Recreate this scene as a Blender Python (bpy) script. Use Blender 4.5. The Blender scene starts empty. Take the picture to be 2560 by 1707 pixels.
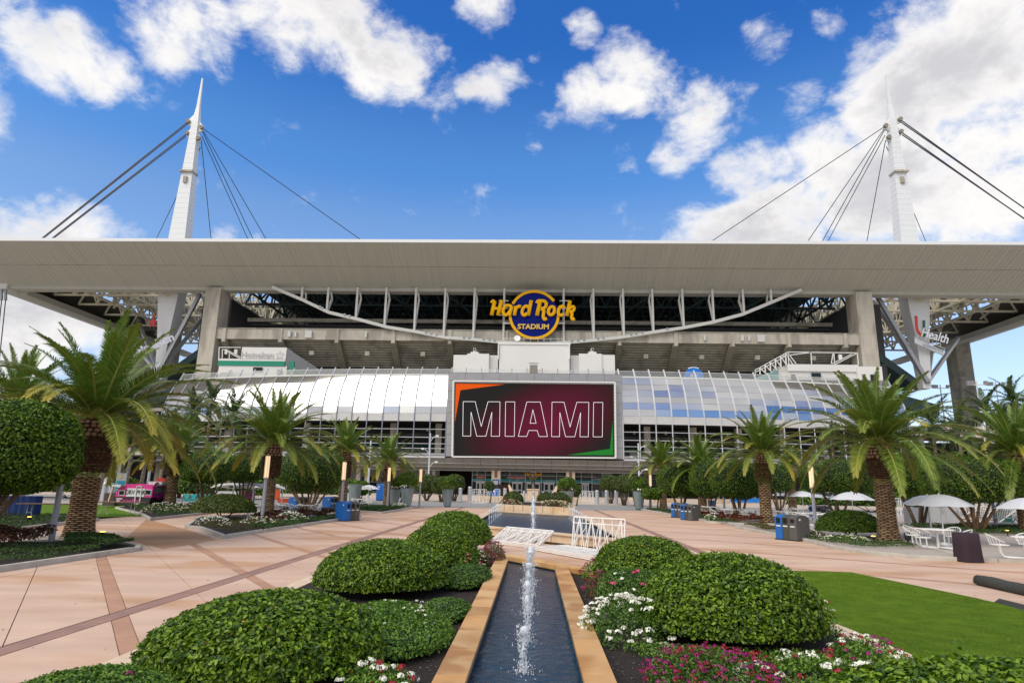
import bpy, math, random
import numpy as np
from mathutils import Vector
random.seed(7); RNG=np.random.default_rng(7)
SC=bpy.context.scene; COL=SC.collection
# ---------------------------------------------------------------- camera
W_,H_=2560,1707; PX,PY=1280.,853.5; FF=1601.4; CH=2.2
def _n(v): v=np.array(v,float); return v/np.linalg.norm(v)
vy=_n([54,1214-PY,FF]); vz=np.array([126,-6270-PY,FF],float); vz=_n(vz-vy*vz.dot(vy)); vx=np.cross(vy,vz)
MC=np.stack([vx,vy,vz],1)
def ray(px,py): return MC.T@np.array([px-PX,py-PY,FF])
def G(px,py,z=0.):
    d=ray(px,py); t=(z-CH)/d[2]; return d*t+np.array([0,0,CH])
def D(px,py,Y):
    d=ray(px,py); return d*(Y/d[1])+np.array([0,0,CH])
from mathutils import Matrix
cam=bpy.data.cameras.new('camera'); co=bpy.data.objects.new('camera',cam); COL.objects.link(co); SC.camera=co
R=np.stack([MC[0],-MC[1],-MC[2]],1)
co.matrix_world=Matrix.Translation((0,0,CH))@Matrix(R.tolist()).to_4x4()
cam.sensor_width=36; cam.lens=FF/W_*36; cam.clip_end=6000; cam.clip_start=.1
# ---------------------------------------------------------------- light, sky
SUN_DIR=_n([-.42,-.50,.76])   # towards the sun
sl=bpy.data.lights.new('sun','SUN'); sl.energy=1.5; sl.angle=math.radians(55); sl.color=(1,.92,.80)
so=bpy.data.objects.new('sun',sl); COL.objects.link(so)
so.rotation_euler=Vector(SUN_DIR).to_track_quat('Z','Y').to_euler()
SC.view_settings.view_transform='Standard'; SC.view_settings.look='None'; SC.view_settings.exposure=0.88; SC.view_settings.gamma=1
SC.view_settings.use_curve_mapping=False
wd=bpy.data.worlds.new('World'); SC.world=wd; wd.use_nodes=True
nt=wd.node_tree; nt.nodes.clear(); N=nt.nodes.new; L=nt.links.new
def mth(op,a,b=None,c=None,clamp=False,t=None):
    t=t or nt; n=t.nodes.new('ShaderNodeMath'); n.operation=op; n.use_clamp=clamp
    for i,v in enumerate((a,b,c)):
        if v is None: continue
        if isinstance(v,(int,float)): n.inputs[i].default_value=v
        else: t.links.new(v,n.inputs[i])
    return n.outputs[0]
tc=N('ShaderNodeTexCoord'); nrm=N('ShaderNodeVectorMath'); nrm.operation='NORMALIZE'; L(tc.outputs['Generated'],nrm.inputs[0]); dirv=nrm.outputs[0]
sky=N('ShaderNodeTexSky'); sky.sky_type='NISHITA'; sky.sun_disc=False
sky.sun_elevation=math.asin(SUN_DIR[2]); sky.sun_rotation=math.atan2(SUN_DIR[0],SUN_DIR[1]); sky.altitude=0; sky.air_density=1.0; sky.dust_density=.3; sky.ozone_density=3.2
# clouds: rounded masses given as directions (with angular radii), broken up by fractal noise
BL=[(120,130,135),(235,180,85),(40,60,80),(430,50,130),(560,85,115),(700,30,130),(850,60,125),(940,130,110),(985,205,60),(1050,95,60),
(1240,212,62),(1180,222,38),(1325,140,32),(1220,15,80),(1440,70,48),(1370,292,38),(1460,235,75),(1560,215,105),(1650,240,75),(1750,285,105),(1850,240,60),(1860,300,60),(1525,362,36),
(2400,150,225),(2250,250,190),(2520,300,200),(2080,390,130),(1880,450,115),(1760,560,85),(2200,480,190),(2450,500,180),(1690,385,60),(1960,560,110),(1985,250,55),(2330,400,120),(2200,160,120),
(1920,80,55),(2075,45,40),(2210,28,45),(1340,345,28),(0,515,45),(60,580,100),(190,585,105),(320,600,70),(560,605,62),(490,600,35),(645,600,25),(40,830,190),(-160,700,200),(230,900,60),(1920,560,150),(2300,560,160)]
acc=None
wn=N('ShaderNodeTexNoise'); wn.inputs['Scale'].default_value=7; wn.inputs['Detail'].default_value=5; L(dirv,wn.inputs['Vector'])
ws=N('ShaderNodeVectorMath'); ws.operation='MULTIPLY_ADD'; L(wn.outputs['Color'],ws.inputs[0]); ws.inputs[1].default_value=(.09,.09,.06); ws.inputs[2].default_value=(-.045,-.045,-.03)
wa=N('ShaderNodeVectorMath'); wa.operation='ADD'; L(dirv,wa.inputs[0]); L(ws.outputs[0],wa.inputs[1]); wz=N('ShaderNodeVectorMath'); wz.operation='NORMALIZE'; L(wa.outputs[0],wz.inputs[0]); warp=wz.outputs[0]
def blob(d,ang,acc):
    dt=N('ShaderNodeVectorMath'); dt.operation='DOT_PRODUCT'; L(warp,dt.inputs[0]); dt.inputs[1].default_value=tuple(d)
    mr=N('ShaderNodeMapRange'); mr.interpolation_type='LINEAR'; L(dt.outputs['Value'],mr.inputs[0])
    mr.inputs[1].default_value=math.cos(ang*1.35); mr.inputs[2].default_value=math.cos(ang*.25); mr.inputs[3].default_value=0; mr.inputs[4].default_value=.5+.5*min(1,max(0,(ang-.025)/.035))+.3*(ang>.075)
    if acc is None: return mr.outputs[0]
    return mth('ADD',acc,mr.outputs[0]) if False else mth('MAXIMUM',acc,mr.outputs[0])
for (x,y,r) in BL:
    a=_n(ray(x,y)); b=_n(ray(x+r,y)); acc=blob(a,math.acos(min(1,a.dot(b))),acc)
rr=random.Random(5)
for i in range(44):   # the same kind of sky goes on all round
    az=rr.uniform(.75,2*math.pi-.75); el=rr.choice([rr.uniform(.03,.35),rr.uniform(.2,1.3)]); 
    acc=blob((math.sin(az)*math.cos(el),math.cos(az)*math.cos(el),math.sin(el)),rr.uniform(.1,.26),acc)
for i in range(20):   # unseen cloud bank added behind the viewer to pale the mirrored panels
    az=math.pi+rr.uniform(-1.35,1.35); el=rr.uniform(.12,1.25)
    acc=blob((math.sin(az)*math.cos(el),math.cos(az)*math.cos(el),math.sin(el)),rr.uniform(.08,.2),acc)
def noise(sc,det,vec=dirv,rough=.6,dist=0):
    n=N('ShaderNodeTexNoise'); n.inputs['Scale'].default_value=sc; n.inputs['Detail'].default_value=det; n.inputs['Roughness'].default_value=rough; n.inputs['Distortion'].default_value=dist; L(vec,n.inputs['Vector']); return n.outputs[0]
mp=N('ShaderNodeMapping'); mp.inputs['Scale'].default_value=(1,1,1.5); L(dirv,mp.inputs[0]); cv=mp.outputs[0]
n1=noise(9,12,cv,.62,.3); n2=noise(26,10,cv,.6)
nn=mth('ADD',mth('MULTIPLY',n1,1.5),mth('MULTIPLY',n2,.5)); nn=mth('SUBTRACT',nn,1.0)
den=mth('ADD',acc,mth('MULTIPLY',nn,1.55))
cm=N('ShaderNodeMapRange'); cm.interpolation_type='SMOOTHSTEP'; L(den,cm.inputs[0]); cm.inputs[1].default_value=.20; cm.inputs[2].default_value=.98; cmask=cm.outputs[0]
# cloud tone: bright rims, faintly grey thick parts
n3=noise(5,8,cv,.6); th=N('ShaderNodeMapRange'); th.interpolation_type='SMOOTHSTEP'; L(mth('ADD',den,mth('MULTIPLY',mth('SUBTRACT',n3,.5),2.6)),th.inputs[0]); th.inputs[1].default_value=.65; th.inputs[2].default_value=1.7
cc=N('ShaderNodeMix'); cc.data_type='RGBA'; L(th.outputs[0],cc.inputs[0]); cc.inputs[6].default_value=(5.5,5.4,5.3,1); cc.inputs[7].default_value=(3.6,3.55,3.75,1)
hs=N('ShaderNodeHueSaturation'); hs.inputs['Saturation'].default_value=1.12; hs.inputs['Value'].default_value=1.32; L(sky.outputs[0],hs.inputs['Color'])
tint=N('ShaderNodeMix'); tint.data_type='RGBA'; tint.blend_type='MULTIPLY'; tint.inputs[0].default_value=1; L(hs.outputs[0],tint.inputs[6])
sepz=N('ShaderNodeSeparateXYZ'); L(dirv,sepz.inputs[0]); rp=N('ShaderNodeValToRGB'); L(sepz.outputs[2],rp.inputs[0]); rp.color_ramp.interpolation='EASE'
rp.color_ramp.elements[0].position=.02; rp.color_ramp.elements[0].color=(.58,.53,.60,1); rp.color_ramp.elements[1].position=.62; rp.color_ramp.elements[1].color=(.20,.50,.82,1)
ee=rp.color_ramp.elements.new(.2); ee.color=(1.0,.80,.74,1); ee=rp.color_ramp.elements.new(.37); ee.color=(.82,.80,.82,1); ee=rp.color_ramp.elements.new(.46); ee.color=(.50,.72,.88,1); L(rp.outputs[0],tint.inputs[7])
mx=N('ShaderNodeMix'); mx.data_type='RGBA'; L(cmask,mx.inputs[0]); L(tint.outputs[2],mx.inputs[6]); L(cc.outputs[2],mx.inputs[7])
bg=N('ShaderNodeBackground'); L(mx.outputs[2],bg.inputs[0]); bg.inputs[1].default_value=.1
ow=N('ShaderNodeOutputWorld'); L(bg.outputs[0],ow.inputs[0])
wd.cycles.sampling_method='MANUAL'; wd.cycles.sample_map_resolution=1024
# ---------------------------------------------------------------- materials
MATS={}
def mat(name,c=(.5,.5,.5),rough=.6,metal=0,var=.0,vs=2.,c2=None,bump=0,bs=20,emit=None,es=0,island=0,trans=0,spec=.5,alpha=1,stretch=None,stain=None,ss=.5):
    if name in MATS: return MATS[name]
    m=bpy.data.materials.new(name); m.use_nodes=True; t=m.node_tree; b=t.nodes['Principled BSDF']; out=t.nodes['Material Output']
    ci=b.inputs['Base Color']; ci.default_value=(*c,1); b.inputs['Roughness'].default_value=rough; b.inputs['Metallic'].default_value=metal; b.inputs['Specular IOR Level'].default_value=spec
    tcn=t.nodes.new('ShaderNodeTexCoord'); vec=tcn.outputs['Object']
    if stretch:
        mpn=t.nodes.new('ShaderNodeMapping'); mpn.inputs['Scale'].default_value=stretch; t.links.new(vec,mpn.inputs[0]); vec=mpn.outputs[0]
    src=None
    def nz(s,d=6):
        n=t.nodes.new('ShaderNodeTexNoise'); n.inputs['Scale'].default_value=s; n.inputs['Detail'].default_value=d; t.links.new(vec,n.inputs['Vector']); return n.outputs[0]
    if c2 is not None:
        if island:
            g=t.nodes.new('ShaderNodeNewGeometry'); fac=g.outputs['Random Per Island']
            if island==2:
                fac=mth('ADD',mth('MULTIPLY',fac,.6,t=t),mth('MULTIPLY',nz(vs),.4,t=t),t=t)
        else: fac=nz(vs)
        r=t.nodes.new('ShaderNodeValToRGB'); t.links.new(fac,r.inputs[0]); r.color_ramp.elements[0].color=(*c,1); r.color_ramp.elements[1].color=(*c2,1)
        lo,hi=(.05,.95) if island==1 else (.32,.68); r.color_ramp.elements[0].position=lo; r.color_ramp.elements[1].position=hi; src=r.outputs[0]
    if stain:
        r2=t.nodes.new('ShaderNodeMapRange'); r2.interpolation_type='SMOOTHSTEP'; t.links.new(nz(ss,8),r2.inputs[0]); r2.inputs[1].default_value=.49; r2.inputs[2].default_value=.64; r2.inputs[4].default_value=.75
        mm=t.nodes.new('ShaderNodeMix'); mm.data_type='RGBA'; t.links.new(r2.outputs[0],mm.inputs[0])
        if src: t.links.new(src,mm.inputs[6])
        else: mm.inputs[6].default_value=(*c,1)
        mm.inputs[7].default_value=(*stain,1); src=mm.outputs[2]
    if var:
        mr=t.nodes.new('ShaderNodeMapRange'); t.links.new(nz(vs*2.3,8),mr.inputs[0]); mr.inputs[1].default_value=.3; mr.inputs[2].default_value=.7; mr.inputs[3].default_value=1-var; mr.inputs[4].default_value=1+var
        vm=t.nodes.new('ShaderNodeVectorMath'); vm.operation='SCALE'
        if src: t.links.new(src,vm.inputs[0])
        else: vm.inputs[0].default_value=c
        t.links.new(mr.outputs[0],vm.inputs['Scale']); src=vm.outputs[0]
    if src: t.links.new(src,ci)
    if bump:
        bn=t.nodes.new('ShaderNodeBump'); bn.inputs['Strength'].default_value=bump; bn.inputs['Distance'].default_value=.02; t.links.new(nz(bs,4),bn.inputs['Height']); t.links.new(bn.outputs[0],b.inputs['Normal'])
    if emit: b.inputs['Emission Color'].default_value=(*emit,1); b.inputs['Emission Strength'].default_value=es
    if alpha<1: b.inputs['Alpha'].default_value=alpha
    if trans:
        tr=t.nodes.new('ShaderNodeBsdfTranslucent'); ms=t.nodes.new('ShaderNodeMixShader'); ms.inputs[0].default_value=trans
        if src: t.links.new(src,tr.inputs[0])
        else: tr.inputs[0].default_value=(*c,1)
        t.links.new(b.outputs[0],ms.inputs[1]); t.links.new(tr.outputs[0],ms.inputs[2]); t.links.new(ms.outputs[0],out.inputs[0])
    MATS[name]=m; return m
M=mat
white=M('white_paint',(.72,.71,.68),.5,var=.04,vs=.06); white_m=M('white_metal',(.78,.78,.76),.35)
conc=M('concrete',(.36,.335,.27),.8,var=.13,vs=.35,bump=.15,bs=3,stain=(.2,.185,.155),ss=.25)
conc_l=M('pale_concrete',(.54,.50,.42),.8,var=.12,vs=.4,bump=.1,bs=4,stain=(.31,.28,.23),ss=.3,stretch=(1,1,.25))
conc_rib=M('rib_concrete',(.27,.245,.19),.85,var=.15,vs=.5)
steel_c=M('cream_steel',(.68,.64,.50),.55,var=.08); steel_w=M('pale_steel',(.66,.66,.62),.45,var=.05)
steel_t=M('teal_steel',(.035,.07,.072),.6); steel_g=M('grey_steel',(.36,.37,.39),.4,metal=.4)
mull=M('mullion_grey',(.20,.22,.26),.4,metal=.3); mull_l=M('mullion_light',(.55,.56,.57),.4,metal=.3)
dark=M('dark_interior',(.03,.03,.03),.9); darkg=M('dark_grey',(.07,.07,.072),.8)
teal=M('teal_paint',(.0,.30,.32),.5); teal_d=M('dark_teal',(.01,.09,.09),.6); green=M('green_band',(.0,.24,.14),.5)
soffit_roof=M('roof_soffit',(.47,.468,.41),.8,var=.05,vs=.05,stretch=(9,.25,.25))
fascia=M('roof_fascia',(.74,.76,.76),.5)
glassd=M('dark_glass',(.015,.02,.022),.08,spec=.3)
blackm=M('black_plastic',(.02,.021,.024),.5); bluep=M('blue_plastic',(.01,.12,.42),.45); greyp=M('charcoal_plastic',(.09,.085,.08),.6)
gold=M('gold_letters',(.86,.45,.0),.55,spec=.2); navy=M('navy_disc',(.004,.012,.17),.6,spec=.1)
red=M('red_paint',(.5,.02,.02),.5)
# ---------------------------------------------------------------- mesh building
class MB:
    def __init__(s): s.v=[]; s.f=[]
    def add(s,vs,fs):
        o=len(s.v); s.v.extend([tuple(map(float,q)) for q in vs]); s.f.extend([tuple(i+o for i in f) for f in fs]); return s
    def box(s,c,sz,rz=0,rx=0):
        hx,hy,hz=[q/2 for q in sz]; vs=[]
        cr,sr=math.cos(rz),math.sin(rz); cx,sx=math.cos(rx),math.sin(rx)
        for z in (-hz,hz):
            for x,y in ((-hx,-hy),(hx,-hy),(hx,hy),(-hx,hy)):
                y2=y*cx-z*sx; z2=y*sx+z*cx
                vs.append((c[0]+x*cr-y2*sr,c[1]+x*sr+y2*cr,c[2]+z2))
        return s.add(vs,[(3,2,1,0),(4,5,6,7),(0,1,5,4),(1,2,6,5),(2,3,7,6),(3,0,4,7)])
    def b2(s,x0,x1,y0,y1,z0,z1): return s.box(((x0+x1)/2,(y0+y1)/2,(z0+z1)/2),(abs(x1-x0),abs(y1-y0),abs(z1-z0)))
    def bar(s,p0,p1,w,h=None,n=4,up=(0,0,1)):
        h=h or w; p0=np.array(p0,float); p1=np.array(p1,float); t=_n(p1-p0); u=np.array(up,float)
        if abs(t.dot(u))>.95: u=np.array([0,1.,0])
        a=_n(np.cross(t,u)); b=np.cross(a,t); vs=[]
        for p in (p0,p1):
            for i,j in ((-1,-1),(1,-1),(1,1),(-1,1)): vs.append(p+a*i*w/2+b*j*h/2)
        return s.add(vs,[(3,2,1,0),(4,5,6,7),(0,1,5,4),(1,2,6,5),(2,3,7,6),(3,0,4,7)])
    def tube(s,pts,r,n=8,cap=True,flat=None):
        pts=[np.array(p,float) for p in pts]; k=len(pts); rs=r if isinstance(r,(list,tuple,np.ndarray)) else [r]*k
        vs=[]; 
        t0=_n(pts[1]-pts[0]); u=np.array([0,0,1.]) if abs(t0[2])<.9 else np.array([0,1.,0])
        a=_n(np.cross(t0,u))
        for i in range(k):
            t=_n(pts[min(i+1,k-1)]-pts[max(i-1,0)]); a=_n(a-t*a.dot(t)); b=np.cross(t,a)
            for j in range(n):
                an=2*math.pi*j/n; o=(a*math.cos(an)+b*math.sin(an))*rs[i]
                if flat: o[1]*=flat
                vs.append(pts[i]+o)
        fs=[]
        for i in range(k-1):
            for j in range(n): j2=(j+1)%n; fs.append((i*n+j,i*n+j2,(i+1)*n+j2,(i+1)*n+j))
        if cap: fs.append(tuple(range(n))[::-1]); fs.append(tuple(range((k-1)*n,k*n)))
        return s.add(vs,fs)
    def prism(s,poly,z0,z1):
        n=len(poly); vs=[(p[0],p[1],z0) for p in poly]+[(p[0],p[1],z1) for p in poly]
        fs=[tuple(range(n))[::-1],tuple(range(n,2*n))]+[(i,(i+1)%n,n+(i+1)%n,n+i) for i in range(n)]
        return s.add(vs,fs)
    def prismY(s,poly,y0,y1):   # polygon given in x,z
        n=len(poly); vs=[(p[0],y0,p[1]) for p in poly]+[(p[0],y1,p[1]) for p in poly]
        return s.add(vs,[tuple(range(n)),tuple(range(n,2*n))[::-1]]+[((i+1)%n,i,n+i,n+(i+1)%n) for i in range(n)])
    def lathe(s,prof,c=(0,0,0),n=16,sx=1,sy=1):
        vs=[]
        for r,z in prof:
            for j in range(n): a=2*math.pi*j/n; vs.append((c[0]+r*sx*math.cos(a),c[1]+r*sy*math.sin(a),c[2]+z))
        fs=[(i*n+j,i*n+(j+1)%n,(i+1)*n+(j+1)%n,(i+1)*n+j) for i in range(len(prof)-1) for j in range(n)]
        fs.append(tuple(range(n))[::-1]); fs.append(tuple(range((len(prof)-1)*n,len(prof)*n)))
        return s.add(vs,fs)
    def quad(s,a,b,c,d): return s.add([a,b,c,d],[(0,1,2,3)])
    def build(s,name,m,parent=None,smooth=False,bevel=0):
        me=bpy.data.meshes.new(name); me.from_pydata(s.v,[],s.f); me.materials.append(m)
        if smooth: me.shade_smooth() if hasattr(me,'shade_smooth') else [setattr(p,'use_smooth',True) for p in me.polygons]
        o=bpy.data.objects.new(name,me); COL.objects.link(o)
        if parent: o.parent=parent
        if bevel:
            bm=o.modifiers.new('bevel','BEVEL'); bm.width=bevel; bm.segments=2; bm.limit_method='ANGLE'
        return o
def npmesh(name,v,f,m,parent=None,k=3,smooth=False):
    me=bpy.data.meshes.new(name); v=np.asarray(v,np.float32); f=np.asarray(f,np.int32); nf=len(f)
    me.vertices.add(len(v)); me.vertices.foreach_set('co',v.ravel()); me.loops.add(nf*k); me.loops.foreach_set('vertex_index',f.ravel())
    me.polygons.add(nf); me.polygons.foreach_set('loop_start',np.arange(0,nf*k,k,dtype=np.int32)); me.polygons.foreach_set('loop_total',np.full(nf,k,np.int32))
    if smooth: me.polygons.foreach_set('use_smooth',np.ones(nf,bool))
    me.materials.append(m); me.update(calc_edges=True)
    o=bpy.data.objects.new(name,me); COL.objects.link(o)
    if parent: o.parent=parent
    return o
def tag(o,label=None,cat=None,group=None,kind=None):
    if label: o['label']=label
    if cat: o['category']=cat
    if group: o['group']=group
    if kind: o['kind']=kind
    return o
def empty(name,loc=(0,0,0),rz=0,label=None,cat=None,group=None):
    o=bpy.data.objects.new(name,None); COL.objects.link(o); o.location=[float(q) for q in loc]; o.rotation_euler=(0,0,rz); o.empty_display_size=.2
    return tag(o,label,cat,group)
KIDS={}
def copy_tree(o,parent=None):
    c=o.copy(); COL.objects.link(c); c.parent=parent
    for ch in list(o.children): copy_tree(ch,c)
    return c
def clone(o,loc,rz=0,label=None,sc=None):
    c=copy_tree(o); c.location=[float(q) for q in loc]; c.rotation_euler=(0,0,rz)
    if sc: c.scale=(sc,)*3
    if label: c['label']=label
    return c
def text(s,size,loc,rot,m,parent,name='lettering',ex=.02,off=0,shear=0,sx=1,align='CENTER',space=1):
    cu=bpy.data.curves.new('t','FONT'); cu.body=s; cu.size=size; cu.extrude=ex; cu.offset=off; cu.shear=shear; cu.align_x=align; cu.align_y='CENTER'; cu.resolution_u=3; cu.space_character=space
    o=bpy.data.objects.new('t',cu); COL.objects.link(o); dg=bpy.context.evaluated_depsgraph_get()
    me=bpy.data.meshes.new_from_object(o.evaluated_get(dg)); COL.objects.unlink(o); bpy.data.objects.remove(o)
    me.materials.clear(); me.materials.append(m)
    q=bpy.data.objects.new(name,me); COL.objects.link(q); q.location=[float(a) for a in loc]; q.rotation_euler=rot; q.scale=(sx,1,1)
    if parent: q.parent=parent
    return q
UP=(math.pi/2,0,0)
# ================================================================ ground sheets
gm=M('ground_concrete',(.33,.31,.28),.9,var=.1,vs=.2)
MB().box((0,600,-.27),(5000,3600,.5)).build('ground',gm)['kind']='structure'
# ================================================================ stadium
ST=empty('stadium',(0,150,0),0,'huge white stadium with a wide flat canopy roof, two masts and a mirrored curved facade','stadium')
ST.location=(0,0,0)
def P(mb,name,m,smooth=False,bevel=0): return mb.build(name,m,ST,smooth,bevel)
def FY(x): return 144+12*(max(0,abs(x)-19)/70)**2*1.0+ (0 if abs(x)<19 else 0)
PROF=[('base',937,0.0),('g1',955.3,1.3),('g2',969,2.1),('g3',984.7,2.8),('g4',1000,3.3),('g5',1016,3.7),('g6',1033.4,3.95),('band',1053,4.05),('l5',1141,4.1),('s1',1157,3.5),('s2',1166,2.6),('s3',1175,.8)]
prof=[]
for n,y,o in PROF:
    Yc=FY(-20.5)-o; prof.append((n,D(1110,y,Yc)[2],o))
PZ={n:(z,o) for n,z,o in prof}
def fp(x,n,dz=0,out=0):   # point on the facade; x is the arc station
    z,o=PZ[n]; y0=FY(x); sgn=1 if x>0 else -1
    sl=2*12*(max(0,abs(x)-19)/70)/70; nx,ny=_n([sgn*sl,-1]) if abs(x)>19 else (0,-1)
    return np.array([x+nx*(o+out),y0+ny*(o+out),z+dz])
pitch=3.48
XS_L=[-19.2-pitch*i for i in range(21)]; XS_R=[19.2+pitch*i for i in range(20)]
mirror=M('mirror_cladding',(.56,.565,.57),.09,metal=.92,spec=.8)
mr2=M('satin_cladding',(.60,.60,.58),.25,metal=1.0)
rows=['base','g1','g2','g3','g4','g5','g6']
rg=random.Random(3)
def panel(a,b,c,d,m,name,gap=.05,th=.06,tilt=0):
    pts=[np.array(q,float) for q in (a,b,c,d)]; ce=sum(pts)/4; nm=_n(np.cross(pts[1]-pts[0],pts[3]-pts[0]))
    if nm[1]>0: nm=-nm
    pts=[p+(ce-p)/np.linalg.norm(ce-p)*gap for p in pts]
    if tilt:
        t1=rg.uniform(-tilt,tilt); t2=rg.uniform(-tilt*.5,tilt*.5); e1=_n(pts[1]-pts[0]); e2=_n(pts[3]-pts[0])
        pts=[p+nm*((p-ce).dot(e2)*t1+(p-ce).dot(e1)*t2) for p in pts]
    back=[p-nm*th for p in pts]
    mb=MB(); mb.add(pts+back,[(0,1,2,3),(7,6,5,4),(0,4,5,1),(1,5,6,2),(2,6,7,3),(3,7,4,0)])
    return P(mb,name,m)
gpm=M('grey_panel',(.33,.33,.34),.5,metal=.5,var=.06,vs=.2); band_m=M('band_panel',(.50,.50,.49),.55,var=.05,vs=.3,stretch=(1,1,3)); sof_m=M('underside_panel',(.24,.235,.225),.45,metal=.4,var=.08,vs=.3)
for XS in (XS_L,XS_R):
    for i in range(len(XS)-1):
        x0,x1=sorted((XS[i],XS[i+1]))
        for r in range(6):
            a,b=fp(x0,rows[r+1]),fp(x1,rows[r+1]); c,d=fp(x1,rows[r]),fp(x0,rows[r])
            panel(a,b,c,d,mirror if rg.random()<.86 else mr2,'facade_panel',tilt=.035)
        panel(fp(x0,'band'),fp(x1,'band'),fp(x1,'g6'),fp(x0,'g6'),band_m,'band_panel',gap=.04)
    # mullions
    for x in XS:
        mb=MB(); pr=[fp(x,n,out=.08) for n,_,_ in prof if n not in('s1','s2','s3')]
        for a,b in zip(pr[:-1],pr[1:]): mb.bar(a,b,.13,.22,up=(1,0,0))
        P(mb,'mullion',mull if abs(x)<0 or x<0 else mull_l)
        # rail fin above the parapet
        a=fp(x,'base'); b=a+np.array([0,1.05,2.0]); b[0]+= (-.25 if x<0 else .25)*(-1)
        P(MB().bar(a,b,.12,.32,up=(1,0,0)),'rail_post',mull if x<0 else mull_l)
# bays of the open concourse: horizontal rails, parapet glass, backing
XALL=sorted(XS_L+XS_R)
railg=M('rail_glass',(.35,.37,.37),.15,alpha=.45)
def zat(y): return D(1110,y,140)[2]
for (x0,x1) in zip(XALL[:-1],XALL[1:]):
    cen=x0==-19.2
    mb=MB()
    for y in (1073,1093,1109,1121,1136):
        if cen: continue
        a=fp(x0,'band'); b=fp(x1,'band'); z=zat(y); mb.bar((a[0],a[1]-.05,z),(b[0],b[1]-.05,z),.1,.12)
    if mb.v: P(mb,'concourse_rail',mull_l)
    if not cen:
        a=fp(x0,'l5',out=.1); b=fp(x1,'l5',out=.1); P(MB().bar(a+np.array([0,0,-.1]),b+np.array([0,0,-.1]),.3,.35),'sill',mull_l)
        mz=MB(); 
        P(MB().bar(fp(x0,'l5',.15,-.1),fp(x1,'l5',.15,-.1),.1,1.2),'parapet_mesh',M('mesh_grey',(.22,.22,.23),.7))
    # top rail and glass
    a=fp(x0,'base',0,0); b=fp(x1,'base',0,0); n=1 if not cen else 11
    for k in range(n):
        p=a+(b-a)*k/n; q=a+(b-a)*(k+1)/n
        P(MB().quad(p+[0,.25,.25],q+[0,.25,.25],q+[0,.75,1.45],p+[0,.75,1.45]),'rail_pane',railg)
        if k: P(MB().bar(p,p+[0,1.0,2.0],.1,.2,up=(1,0,0)),'rail_post',mull)
    P(MB().bar(a+[0,.8,1.5],b+[0,.8,1.5],.1,.08),'handrail',steel_w)
    P(MB().bar(a+[0,.1,.0],b+[0,.1,.0],.5,.35),'parapet_cap',steel_w)
# undersides in three rows
XU=sorted(set(XALL+[-19.2+3.84*i for i in range(1,10)]))
for x0,x1 in zip(XU[:-1],XU[1:]):
    for n0,n1 in (('l5','s1'),('s1','s2'),('s2','s3')):
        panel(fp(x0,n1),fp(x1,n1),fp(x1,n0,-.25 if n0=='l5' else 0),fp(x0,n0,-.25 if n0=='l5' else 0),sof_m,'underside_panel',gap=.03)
        P(MB().bar(fp(x0,n1,0,.04),fp(x1,n1,0,.04),.07,.07),'trim',mull_l)
# central grey block behind the screen
yb=139.95
for i in range(10):
    for j in range(8):
        x0=-19.2+3.84*i; z0=8.1+2.37*j
        if -17<x0+1.9<17 and 9<z0+1.2<23: continue
        P(MB().b2(x0+.03,x0+3.81,yb-.1,yb,z0+.03,min(z0+2.34,26.4)),'grey_panel',gpm)
P(MB().b2(-19.2,19.2,yb+.01,yb+.3,8.0,26.5),'panel_backing',darkg)
P(MB().b2(-19.2,19.2,yb+.3,FY(0)+.3,26.3,26.5),'block_top',gpm)
# concourse interior
zf,zt=PZ['l5'][0]-.3,PZ['band'][0]
def arcstrip(mb,off0,off1,z0,z1,xa,xb,st=7):
    xs=np.linspace(xa,xb,st)
    for a,b in zip(xs[:-1],xs[1:]):
        ya,yb_=FY(a),FY(b)
        vs=[(a,ya+off0,z0),(b,yb_+off0,z0),(b,yb_+off1,z0),(a,ya+off1,z0),(a,ya+off0,z1),(b,yb_+off0,z1),(b,yb_+off1,z1),(a,ya+off1,z1)]
        mb.add(vs,[(3,2,1,0),(4,5,6,7),(0,1,5,4),(1,2,6,5),(2,3,7,6),(3,0,4,7)])
for xa,xb in ((-90,-19.3),(19.3,86)):
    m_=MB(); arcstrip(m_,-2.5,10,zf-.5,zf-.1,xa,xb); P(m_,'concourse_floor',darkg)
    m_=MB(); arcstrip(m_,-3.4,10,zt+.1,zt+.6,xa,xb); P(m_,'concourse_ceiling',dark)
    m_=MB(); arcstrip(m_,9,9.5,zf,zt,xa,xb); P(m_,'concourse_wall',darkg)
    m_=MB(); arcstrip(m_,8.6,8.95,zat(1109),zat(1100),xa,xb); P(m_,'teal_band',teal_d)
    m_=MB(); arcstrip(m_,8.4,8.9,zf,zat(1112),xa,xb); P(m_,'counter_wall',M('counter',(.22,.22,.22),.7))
    m_=MB(); arcstrip(m_,3.0,3.5,zat(1089),zat(1086),xa,xb); P(m_,'duct',steel_g)
    m_=MB(); arcstrip(m_,5.0,5.5,zat(1080),zat(1078),xa,xb); P(m_,'duct',conc)
    for x in np.arange(xa+6,xb,10.4):
        P(MB().b2(x-.7,x+.7,FY(x)+1.2,FY(x)+2.6,zf,zt),'concourse_column',conc_l)
    for x in np.arange(xa+3,xb,7):
        P(MB().lathe([(.1,.5),(.12,.1),(.45,-.1),(.35,-.15)],(x,FY(x)+.5,zat(1072)),8),'pendant_lamp',white_m)
        w=rg.uniform(1.5,2.6); P(MB().b2(x,x+w,FY(x)+8.0,FY(x)+8.3,zat(1132),zat(1116)),'kiosk_window',white if rg.random()<.6 else blackm)
# plinth behind, hiding the void behind the facade
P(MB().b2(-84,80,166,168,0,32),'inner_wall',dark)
m_=MB(); arcstrip(m_,0.3,14,26.2,26.5,-88,84); P(m_,'terrace_floor',conc_l)
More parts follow.
